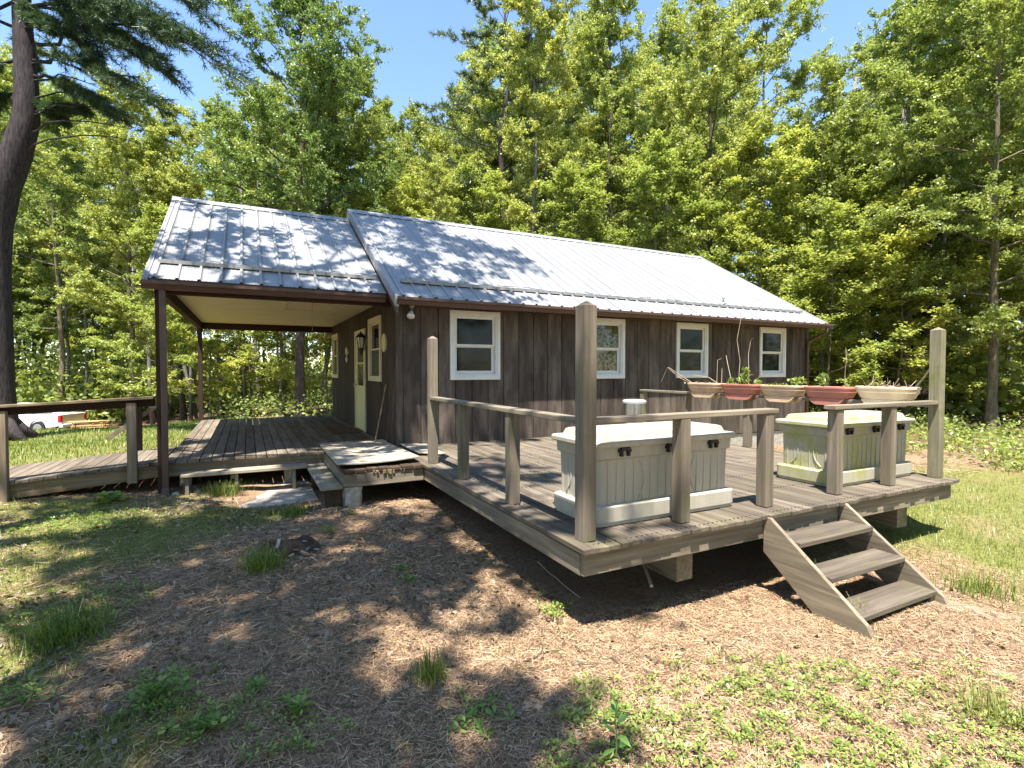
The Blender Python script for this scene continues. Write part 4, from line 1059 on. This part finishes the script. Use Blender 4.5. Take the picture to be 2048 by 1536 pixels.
# tall trees standing behind the viewer: they shade the yard and show in the window panes
shade = make_tree('shade_oak', tree_parts(41, 18, .28, .5, 4.0, 11000, .19, .13, 20, 'wide', .5, .4, .008, lean=(.29, .05), dens=1.1, cs=1.2, tw=5), M['bark_dark'], M['leaf_dark'], 'x', 'tree')
put(shade, -4.9, 5.6, 1.0, 0.0, None, True, 'leaning shade oak left of the ramp, outside the view')
shade = make_tree('shade_oak', tree_parts(42, 17, .26, .5, 3.8, 10500, .2, .14, 24, 'wide', .5, .4, .008, dens=1.1, cs=1.2, tw=5), M['bark_dark'], M['leaf_dark'], 'x', 'tree')
put(shade, -3.3, 1.0, 1.0, 0.3, None, True, 'upright shade oak in the yard left of the viewer')
put(shade, -3.35, -1.9, .85, 2.1, label='smaller shade oak in the yard behind the viewer')
for i, (x, y, k) in enumerate(((-14,-12,'round'),(-6,-16,'tall'),(2,-15,'round'),(9,-16,'maple'),(16,-13,'tall'),(22,-9,'round'),(27,-4,'maple'),(-20,-6,'maple'),(6,-21,'oak'),(14,-20,'oak'),(-2,-22,'oak'),(-24,2,'tall'),(-20,10,'round'),(-22,18,'tall'),(31,3,'round'))):
    put(W[k], x, y, .9, i*1.3, label='leafy tree of the woods on the viewer side of the yard', group='trees behind the viewer')

# ---- undergrowth on the forest floor (uncountable)
def scatter(n, fn, x0, x1, y0, y1, seed):
    g = np.random.default_rng(seed); x = g.uniform(x0, x1, n); y = g.uniform(y0, y1, n); k = (g.uniform(size=n) < fn(x, y))&~blocked(x, y)
    return x[k], y[k], g
def edge_right(x, y):
    d = x*FWD[0]+y*FWD[1]; l = x-(12.2+.25*(y-4.5)); return ((l > 0)&(l < 9))*np.clip(.25+fbm(x, y, .5, 3)*1.1-.06*l, 0, 1)
x, y, g = scatter(5200, edge_right, 12, 30, -6, 22, 3)
P = np.stack([x, y, zgr(x, y)+g.uniform(.08, .5, len(x))*np.clip((x-11.9)*.7, .3, 1)], 1)
quads('undergrowth', leaf_cloud(P, np.full((len(P), 3), (.17, .17, .08)), 20, .10, .055, .8, 5), M['leaf_mid']); tag(bpy.data.objects['undergrowth'], 'leafy green undergrowth along the edge of the right woods', 'undergrowth', None, 'stuff')
def edge_left(x, y): return ((y > 43)|((x > -1)&(y > 20)))*np.clip(fbm(x, y, .3, 21)*1.5-.45, 0, 1)*(x*FWD[0]+y*FWD[1] < 58)
x, y, g = scatter(9000, edge_left, -26, 22, 18, 60, 4)
P = np.stack([x, y, zgr(x, y)+g.uniform(.05, .9, len(x))], 1)
o = quads('undergrowth', leaf_cloud(P, np.full((len(P), 3), (.4, .4, .2)), 15, .13, .09, .8, 6), M['leaf_mid']); tag(o, 'low leafy plants on the floor of the woods left of and behind the cabin', 'undergrowth', None, 'stuff')
# far wall of the woods
g = np.random.default_rng(9)
def ring_of_leaves(n, a0, a1, r0, r1, h):
    a = g.uniform(a0, a1, n); rr_ = g.uniform(r0, r1, n); x = rr_*np.sin(a); y = rr_*np.cos(a); return np.stack([x, y, zg(x, y)+g.uniform(-.3, 1, n)**1.0*h], 1)
P = np.concatenate([ring_of_leaves(5200, -.75, 1.75, 58, 92, 23), ring_of_leaves(3400, -.75, 1.75, 46, 60, 4.5), ring_of_leaves(2600, .75, 1.75, 28, 46, 2.6), ring_of_leaves(1200, -.6, .3, 44, 56, 2.2), ]); n = len(P)
o = quads('far_woods', leaf_cloud(P, np.full((n, 3), (1.3, 1.3, .8)), 22, .36, .26, .5, 8), M['leaf_mid']); tag(o, 'dense far woods closing the view behind every tree', 'woods', None, 'stuff')

P = ring_of_leaves(5200, 1.75, 5.53, 30, 46, 16); n = len(P)
o = quads('far_woods', leaf_cloud(P, np.full((n, 3), (1.2, 1.2, .7)), 42, .2, .14, .5, 58), M['leaf_dark']); tag(o, 'woods closing the yard behind the viewer', 'woods', None, 'stuff')
# ------------------------------------------------------------------ ground cover
def blades(x, y, h, w, lean, seed, zoff=0.0):
    g = np.random.default_rng(seed); n = len(x); z = zgr(x, y)+zoff-.004
    a = g.uniform(0, 2*PI, n); d = np.stack([np.cos(a), np.sin(a), np.zeros(n)], 1); s = np.stack([-np.sin(a), np.cos(a), np.zeros(n)], 1)
    h = (h*g.uniform(.5, 1.3, n))[:, None]; w = (w*g.uniform(.7, 1.3, n))[:, None]; l = (lean*g.uniform(.2, 1.4, n))[:, None]
    p = np.stack([x, y, z], 1); up = np.array([[0, 0, 1.0]])
    return np.stack([p-s*w/2, p+s*w/2, p+s*w*.22+d*l*h+up*h, p-s*w*.22+d*l*h+up*h], 1)
def near(x, y, a=6.0): return np.clip(1.25-np.hypot(x-1.5, y-2)/a, .08, 1)
Qs = []
x, y, g = scatter(260000, lambda x, y: green(x, y)*near(x, y, 9), -5, 12, .4, 10.6, 12); Qs.append(blades(x, y, .055, .005, .7, 13))
x, y, g = scatter(70000, lambda x, y: np.clip(green(x, y)*1.2+.1, 0, 1)*(y > 10.4), -16, 0, 10.4, 34, 14); Qs.append(blades(x, y, .075, .016, .6, 15))
o = quads('grass', np.concatenate(Qs), M['grass']); tag(o, 'thin short green grass in patches over the yard', 'grass', None, 'stuff')
x, y, g = scatter(120000, lambda x, y: np.clip(green(x, y)*.8+.10, 0, 1)*near(x, y, 8)*(x > 1.5), 0, 14, .4, 9, 16)
o = quads('pale_grass', blades(x, y, .05, .005, .9, 17), M['grass_dry']); tag(o, 'pale half dry grass on the sunny right side of the yard', 'grass', None, 'stuff')
# dry straw and needles lying flat
def straw(n, x0, x1, y0, y1, seed, L, w, fn):
    x, y, g = scatter(n, fn, x0, x1, y0, y1, seed); n = len(x); a = g.uniform(0, 2*PI, n)+.6*np.sin(x*2+y); el = g.normal(.03, .16, n)
    d = np.stack([np.cos(a)*np.cos(el), np.sin(a)*np.cos(el), np.sin(el)], 1); s = np.stack([-np.sin(a), np.cos(a), g.normal(0, .4, n)], 1)
    l = (L*g.uniform(.4, 1.3, n))[:, None]; ww = (w*g.uniform(.7, 1.4, n))[:, None]
    p = np.stack([x, y, zgr(x, y)+g.uniform(.002, .016, n)], 1)
    return np.stack([p-d*l/2-s*ww/2, p-d*l/2+s*ww/2, p+d*l/2+s*ww/2, p+d*l/2-s*ww/2], 1)
Q = [straw(420000, -2.5, 6.5, .6, 6.2, 21, .065, .0024, lambda x, y: np.clip(1.15-np.hypot(x-1.6, y-1.8)/5.2, .1, 1)*(1-.55*green(x, y))),
     straw(60000, -4, 12, 4.5, 9, 22, .10, .005, lambda x, y: np.clip(1-.6*green(x, y), 0, 1)*.8)]
o = quads('dry_thatch', np.concatenate(Q), M['straw']); tag(o, 'dry brown thatch of straw and pine needles covering the bare yard', 'thatch', None, 'stuff')
# dead leaves
x, y, g = scatter(5200, lambda x, y: np.clip(fbm(x, y, 1.3, 31)*1.7-.5, .04, 1)*((x < 2.6)|(g_keep(x) > .0)), -3, 6.5, 1, 8, 23) if False else (None, None, None)
g = np.random.default_rng(23); x = g.uniform(-2.6, 5.5, 16000); y = g.uniform(1, 8, 16000)
k = (g.uniform(size=16000) < np.clip(fbm(x, y, 1.3, 31)*1.9-.62, .03, 1)*np.where(x > 2.0, .15, 1))&~blocked(x, y); x, y = x[k], y[k]
o = quads('leaf_litter', rnd_leaf_quads(np.stack([x, y, zgr(x, y)+.016], 1), .05, .03, 1.0, 24), M['deadleaf']); tag(o, 'scattered grey brown dead leaves on the shaded yard', 'dead leaves', None, 'stuff')
# leaves and bits lying on the deck boards
g = np.random.default_rng(29); n = 130; x = g.uniform(2.2, 5.0, n); y = g.uniform(4.0, 8.3, n)
o = quads('deck_litter', rnd_leaf_quads(np.stack([x, y, np.full(n, .014)], 1), .04, .02, 2.5, 30), M['deadleaf']); tag(o, 'tiny dry leaves scattered over the deck boards', 'dead leaves', None, 'stuff')
Q = straw(2600, -2.5, 5, .8, 8, 44, .16, .006, lambda x, y: np.clip(fbm(x, y, 1.1, 51)*1.5-.3, .05, 1)); Q[:, :, 2] += .008
o = quads('twig_litter', Q, M['twig']); tag(o, 'countless thin dark twigs lying in the thatch', 'twigs', None, 'stuff')
x, y, g = scatter(30000, lambda x, y: np.clip(fbm(x, y, 2.3, 61)*2.2-1.0, 0, 1)*near(x, y, 6), -2.5, 5.5, .8, 8, 45)
o = quads('sparse_grass', blades(x, y, .045, .004, .9, 46), M['grass']); tag(o, 'sparse single grass blades coming up through the thatch', 'grass', None, 'stuff')
# weeds: rosettes of leaflets
x, y, g = scatter(30000, lambda x, y: np.clip(weed(x, y)*1.2, 0, 1), -3, 5.5, .5, 8.2, 25)
P = np.stack([x, y, zgr(x, y)+g.uniform(.015, .05, len(x))], 1)
def rosette(P, seed, L=.030, W=.013, k=5):
    g = np.random.default_rng(seed); out = []
    base = g.uniform(0, 2*PI, len(P)); sc = g.uniform(.6, 1.35, len(P))[:, None]
    for j in range(k):
        a = base+j*2*PI/k+g.normal(0, .25, len(P)); el = g.uniform(-.1, .7, len(P)); d = np.stack([np.cos(a)*np.cos(el), np.sin(a)*np.cos(el), np.sin(el)], 1); s = np.stack([-np.sin(a), np.cos(a), g.normal(0, .25, len(P))], 1)
        st = P+d*.008; out.append(np.stack([st, st+d*L*.55*sc+s*W/2*sc, st+d*L*sc, st+d*L*.55*sc-s*W/2*sc], 1))
    return np.concatenate(out)
o = quads('weeds', rosette(P, 26), M['weed']); tag(o, 'low bright green weeds spreading over the front of the yard', 'weeds', None, 'stuff')

# ---- countable things lying on or growing from the yard
def tuft(px, py, zz, n, h, label, w=.006, spread=.09, lean=.6, mat='grass', grp=None):
    d = (zz-EYE[2])/((FWD+RGT*(px-1024)/FPX+UPV*(768-py)/FPX)[2]); p = at(px, py, d); t_seed = int(px*7+py); g = np.random.default_rng(t_seed)
    x = p[0]+g.normal(0, spread*.45, n); y = p[1]+g.normal(0, spread*.45, n)
    b = blades(x, y, h, w, lean, t_seed); c = np.array([p[0], p[1], zat(p[0], p[1])])
    o = quads('grass_tuft', b-c, M[mat]); o.location = c; tag(o, label, 'grass tuft', grp)
tuft(528, 1150, -.6, 420, .15, 'dense round tuft of green grass beside the rotten stump', .006, .17, .75)
tuft(128, 1290, -.6, 420, .17, 'dark clump of long grass at the left edge of the shade', .007, .22, .8)
tuft(860, 1360, -.62, 150, .13, 'spiky tuft of grass in the middle foreground', .006, .10, .5)
tuft(590, 1040, -.6, 200, .12, 'long grass growing before the concrete slab', .007, .2, .6)
tuft(450, 1000, -.56, 300, .16, 'tall grass at the left corner of the concrete slab', .008, .25, .5)
tuft(1960, 1180, -.65, 260, .14, 'clump of longer green grass right of the stair', .007, .3, .6)
tuft(1985, 1440, -.68, 160, .15, 'wispy pale grass clump in the lower right corner', .005, .15, .6, 'grass_dry')
tuft(1720, 1235, -.65, 70, .13, 'few long blades at the foot of the left stair stringer', .005, .07, .6, 'grass_dry')
tuft(1640, 1150, -.66, 150, .12, 'sunlit grass showing between the stair treads', .006, .15, .6)
def ground_at(px, py, z=-.62):
    v = FWD+RGT*(px-1024)/FPX+UPV*(768-py)/FPX; p = EYE+v*(z-EYE[2])/v[2]; z = zat(p[0], p[1]); p = EYE+v*(z-EYE[2])/v[2]; return np.array([p[0], p[1], zat(p[0], p[1])])
def herb(px, py, n, L, W, h, label, spread=.07):
    L *= .62; W *= .62; h *= .75; spread *= .8; n = int(n*.8)
    c = ground_at(px, py); g = np.random.default_rng(int(px+py)); P = np.stack([g.normal(0, spread, n), g.normal(0, spread, n), g.uniform(.01, h, n)], 1)
    m = MB()
    for q in P[::3]: m.tube([(0, 0, 0), (q[0]*.6, q[1]*.6, q[2]*.7), tuple(q)], .0025, 4)
    t = thing('weed_plant', tuple(c), label, 'plant')
    o = m.build('stems', M['plant'], None); o.parent = t
    quads('leaves', rosette(P, int(px), L, W, 4), M['weed'], t)
herb(214, 1004, 16, .16, .12, .14, 'broad pale leaved plant at the edge of the ramp', .1)
herb(318, 1400, 40, .07, .045, .16, 'dark green strawberry like plant in the left foreground')
herb(598, 1425, 16, .09, .045, .10, 'small leafy seedling in the middle of the shaded foreground', .04)
herb(400, 1465, 30, .06, .04, .08, 'low clover like plant at the bottom left', .09)
herb(510, 1385, 10, .08, .035, .08, 'tiny two leaved seedling left of the middle', .03)
herb(700, 1030, 12, .07, .04, .06, 'small weed at the base of the block pier', .04)
herb(820, 1165, 24, .05, .03, .08, 'small weed on the shaded ground before the deck', .06)
herb(660, 1060, 14, .06, .035, .07, 'weed growing just right of the concrete slab', .05)
herb(965, 1445, 30, .075, .04, .08, 'dark leafed weed patch right of the spiky tuft', .11)
herb(1110, 1230, 40, .05, .025, .09, 'bright weed in the sun patch off the deck corner', .10)
herb(800, 1140, 14, .05, .03, .06, 'little weed beside fallen twigs in the shade', .05)
herb(60, 1400, 40, .06, .03, .12, 'mixed green weeds at the lower left edge', .16)
c = ground_at(1232, 1520); t = thing('weed_seedling', tuple(c), 'tall single stemmed weed with pointed leaves at the bottom edge', 'plant')
m = MB(); m.tube([(0, 0, -.02), (.004, 0, .1), (-.004, .005, .2), (.004, 0, .27)], [.004, .004, .003, .002], 6); o = m.build('stem', M['plant'], None); o.parent = t
Q = []
for k, (z, a, l, el) in enumerate(((.05, .3, .11, .1), (.06, 3.3, .12, .1), (.12, 1.6, .10, .2), (.13, 4.8, .11, .1), (.17, .2, .11, .35), (.18, 3.0, .12, .3), (.22, 1.2, .09, .6), (.23, 4.3, .09, .6), (.265, 2.2, .09, 1.2), (.265, 5.2, .08, 1.3))):
    d = np.array([math.cos(a)*math.cos(el), math.sin(a)*math.cos(el), math.sin(el)]); s = np.array([-math.sin(a), math.cos(a), .2]); b = np.array([0, 0, z])
    Q += [[b, b+d*l*.45+s*.018, b+d*l*.95-np.array([0, 0, l*.15]), b+d*l*.45-s*.018]]
quads('leaves', np.array(Q), M['plant'], t)
def twig(pts, r, label, mat='twig', name='fallen_twig', fork=True):
    P = [ground_at(*p)+np.array([0, 0, r*1.2+.008]) for p in pts]; c = P[0].copy(); m = MB(); Q = []
    for a, b in zip(P[:-1], P[1:]):
        for f in (0, .33, .66): Q.append(a*(1-f)+b*f+np.random.default_rng(len(Q)+abs(int(a[0]*99))).normal(0, .006, 3)*[1, 1, .5])
    Q.append(P[-1]); m.tube([q-c for q in Q], [r*(1-.5*i/len(Q)) for i in range(len(Q))], 6)
    if fork: k = len(Q)//2; m.tube([Q[k]-c, Q[k]-c+np.array([.05, .06, .012]), Q[k]-c+np.array([.07, .13, .008])], [r*.6, r*.45, r*.3], 5)
    o = m.build(name, M[mat], None); o.location = tuple(c); tag(o, label, 'twig')
twig([(818,1195),(835,1225),(862,1254)], .011, 'thick dark twig lying in the shade before the deck')
twig([(740,1240),(775,1222),(790,1200)], .007, 'forked grey twig left of the thick dark twig')
twig([(845,1152),(868,1162),(888,1174)], .008, 'short dark twig on the ground nearest the deck rim')
twig([(1045,1330),(1080,1312),(1120,1305)], .006, 'thin bent twig in the sun patch off the deck corner')
twig([(470,1238),(510,1222),(545,1213)], .006, 'thin twig on the shaded straw left of the middle')
twig([(1075,1128),(1115,1160),(1160,1198)], .006, 'long pale stick under the near edge of the deck', 'drystem', fork=False)
twig([(652,1408),(690,1420),(730,1418)], .005, 'slender curved twig in the middle foreground')
twig([(680,1065),(715,1062),(760,1070)], .006, 'brown twig in front of the block pier')
twig([(855,1075),(870,1065),(890,1052)], .006, 'small twig in the sun beside the deck')
m = MB(); m.tube([at(1288, 1130, 4.6), at(1303, 1172, 4.25)], .014, 8); o = m.build('wooden_stake', M['benchwood'], None); tag(o, 'pale broom handle leaning under the deck rim', 'pole')
c = ground_at(1565, 1430); m = MB(); m.hexa([(-.05,-.02,0),(.05,-.035,0),(.055,.0,0),(-.045,.02,0),(-.05,-.02,.016),(.05,-.035,.02),(.055,.0,.02),(-.045,.02,.014)]); o = m.build('bark_chip', M['drystem'], None, .004); o.location = tuple(c+np.array([0, 0, .004])); tag(o, 'flat pale chip of bark on the sunlit weeds', 'bark chip')
c = ground_at(300+960/3.413, 780+1090/3.413)
st_ = thing('tree_stump', tuple(c), 'low rotten tree stump crumbling in the shaded yard', 'stump')
m = MB(); g = np.random.default_rng(4); ring = []
for k, (rr_, z) in enumerate(((.30, -.05), (.26, .02), (.21, .06), (.17, .09))):
    ring.append([(math.cos(a)*rr_*(1+.25*math.sin(5*a+k)*.6+g.normal(0, .06)), math.sin(a)*rr_*.8*(1+g.normal(0, .08)), z+g.normal(0, .014)+(.03*math.sin(3*a) if k > 1 else 0)) for a in np.linspace(0, 2*PI, 30, False)])
m.rings(ring); o = m.build('stump_body', M['stumpwood'], None); o.parent = st_
m = MB()
for k in range(22):
    a = g.uniform(0, 2*PI); q = np.array([math.cos(a)*g.uniform(.1, .38), math.sin(a)*g.uniform(.1, .32)-.03, g.uniform(.02, .07)]); d = g.normal(0, .07, 3); d[2] *= .3; m.bar(tuple(q), tuple(q+d), g.uniform(.012, .035), g.uniform(.008, .018))
o = m.build('wood_splinters', M['plywood'], None); o.parent = st_; o['kind'] = 'stuff'
# stones by the porch
for i, (px, py) in enumerate(((352, 990), (395, 985), (440, 977))):
    c = ground_at(px, py, -.46); g = np.random.default_rng(i); m = MB(); m.rings([[(math.cos(a)*r_*(1+g.normal(0, .1)), math.sin(a)*r_*(1+g.normal(0, .1)), z) for a in np.linspace(0, 2*PI, 9, False)] for r_, z in ((.05, -.03), (.055, .01), (.035, .035), (.01, .042))])
    o = m.build('stone', M['block'], None, 0, True); o.location = tuple(c); tag(o, 'small pale stone in the straw under the bench like step', 'stone', 'stones under the plank step')

# ------------------------------------------------------------------ pickup truck and picnic table
def truck():
    t = thing('pickup_truck', (0, 0, 0), 'white pickup truck parked at the woods edge behind the pine trunk', 'pickup truck')
    hw = .92
    m = MB()   # local: +x is the rear, y across, z up
    prof = [(-2.7,.5),(-2.72,.85),(-2.6,1.02),(-1.3,1.12),(.85,1.12),(.85,1.15),(2.68,1.15),(2.7,.62),(2.6,.5)]
    def arch(cx): return [(cx+.46*math.cos(a), .38+.46*math.sin(a)) for a in np.linspace(0, PI, 9)]
    low = [(2.6,.5)]+arch(1.4)+arch(-1.9)+[(-2.7,.5)]
    poly = prof[:-1]+low[:-1]
    n = len(poly)
    for y0, y1 in ((-hw, -hw+.12), (hw-.12, hw)): m.prism(poly[::-1], 1, y0, y1)
    m.box(-2.65, -hw+.121, .5, .85, hw-.121, 1.11); m.box(.85, -hw+.121, .55, 2.6, hw-.121, .62)
    m.build('body', M['truckwhite'], t, .03)
    m = MB(); m.rings([rrect(-1.5, -.86, .84, .86, .08, 1.121), rrect(-1.1, -.76, .72, .76, .1, 1.66), rrect(-.95, -.7, .62, .7, .1, 1.74)]); c = m.build('cab', M['truckwhite'], t, .01)
    m = MB(); m.hexa([(-1.2,-.85,1.2),(.65,-.85,1.2),(.6,-.795,1.56),(-.95,-.795,1.56),(-1.2,-.83,1.2),(.65,-.83,1.2),(.6,-.77,1.56),(-.95,-.77,1.56)]); m.hexa([(.80,-.7,1.2),(.845,-.7,1.2),(.845,.7,1.2),(.80,.7,1.2),(.72,-.62,1.58),(.76,-.62,1.58),(.76,.62,1.58),(.72,.62,1.58)]); m.build('side_window', M['truckdark'], c)
    m = MB(); m.box(2.62, -.78, .63, 2.7, .78, 1.145); m.build('tailgate', M['tailgate'], t, .01)
    m = MB(); m.box(2.62, -.95, .42, 2.84, .95, .6); bm_ = m.build('bumper', M['truckwhite'], t, .02)
    m = MB(); m.box(2.845, -.2, .44, 2.85, .2, .56); m.build('number_plate', M['steel_lid'], bm_)
    for s in (-1, 1):
        m = MB(); m.box(2.55, s*.80, .72, 2.715, s*.935, 1.1); m.build('tail_light', M['red'], t, .01)
    for wx in (-1.9, 1.4):
        for s in (-1, 1):
            m = MB(); y0 = s*.68; y1 = s*.93; m.tube([(wx, y0, .38), (wx, y1-.04*s, .38), (wx, y1, .38)], [.385, .385, .34], 24); w = m.build('wheel', M['rubber'], t, .01)
            m = MB(); m.tube([(wx, y1+.001*s, .38), (wx, y1+.012*s, .38)], [.25, .22], 20); m.build('rim', M['aluminium'], w)
    return t
tr = truck(); p = at(72, 740, 29.5); hd = math.atan2(RGT[1], RGT[0])+.02
tr.rotation_euler = (0, 0, hd); c, s = math.cos(hd), math.sin(hd); tr.location = (p[0]-1.4*c-.92*s, p[1]-1.4*s+.92*c, zat(p[0], p[1])-.02)
pt = thing('picnic_table', (0, 0, 0), 'yellow wooden picnic table on the grass behind the pickup truck', 'picnic table')
m = MB()
for k in range(5): m.box(-.9, -.36+k*.146, .70, .9, -.36+k*.146+.138, .745)
m.build('table_top', M['yellowwood'], pt, .005)
for s in (-1, 1):
    m = MB(); m.box(-.9, s*.62, .40, .9, s*.76, .445); m.box(-.9, s*.77, .40, .9, s*.91, .445); m.build('bench', M['yellowwood'], pt, .005)
for x in (-.65, .65):
    m = MB()
    for s in (-1, 1): m.bar((x, s*.25, .69), (x, s*.62, -.05), .04, .1)
    m.box(x+.021, -.85, .30, x+.06, .85, .398); m.build('leg', M['yellowwood'], pt, .005)
p = at(176, 740, 28.5); pt.location = (p[0], p[1], zat(p[0], p[1])); pt.rotation_euler = (0, 0, hd+.5)

# ------------------------------------------------------------------ light, sky, camera
LD = Vector((.21, .31, -1.0))
sun = bpy.data.lights.new('sun', 'SUN'); sun.energy = 5.0; sun.angle = R(.53); sun.color = (1.0, .945, .86)
so = bpy.data.objects.new('sun', sun); COL.objects.link(so); so.rotation_euler = LD.to_track_quat('-Z', 'Y').to_euler()
w = bpy.data.worlds.new('World'); scene.world = w; w.use_nodes = True; t = w.node_tree
bg = t.nodes['Background']; sky = t.nodes.new('ShaderNodeTexSky'); sky.sky_type = 'NISHITA'; sky.sun_disc = False
S = -LD.normalized(); sky.sun_elevation = math.asin(S.z); sky.sun_rotation = math.atan2(S.x, S.y); sky.air_density = 1.0; sky.dust_density = .1; sky.ozone_density = 3.5
t.links.new(sky.outputs[0], bg.inputs[0]); bg.inputs[1].default_value = .125
cam = bpy.data.cameras.new('camera'); co = bpy.data.objects.new('camera', cam); COL.objects.link(co)
cam.sensor_width = 36; cam.lens = 36*FPX/2048; cam.clip_end = 2000; cam.clip_start = .05
co.matrix_world = Matrix(((RGT[0], UPV[0], -FWD[0], EYE[0]), (RGT[1], UPV[1], -FWD[1], EYE[1]), (RGT[2], UPV[2], -FWD[2], EYE[2]), (0, 0, 0, 1)))
scene.camera = co
vs = scene.view_settings; vs.view_transform = 'Standard'; vs.look = 'None'; vs.exposure = 1.6; vs.gamma = 1
scene.cycles.max_bounces = 8; scene.cycles.diffuse_bounces = 4; scene.cycles.transmission_bounces = 4; scene.cycles.transparent_max_bounces = 8
scene.cycles.use_denoising = True
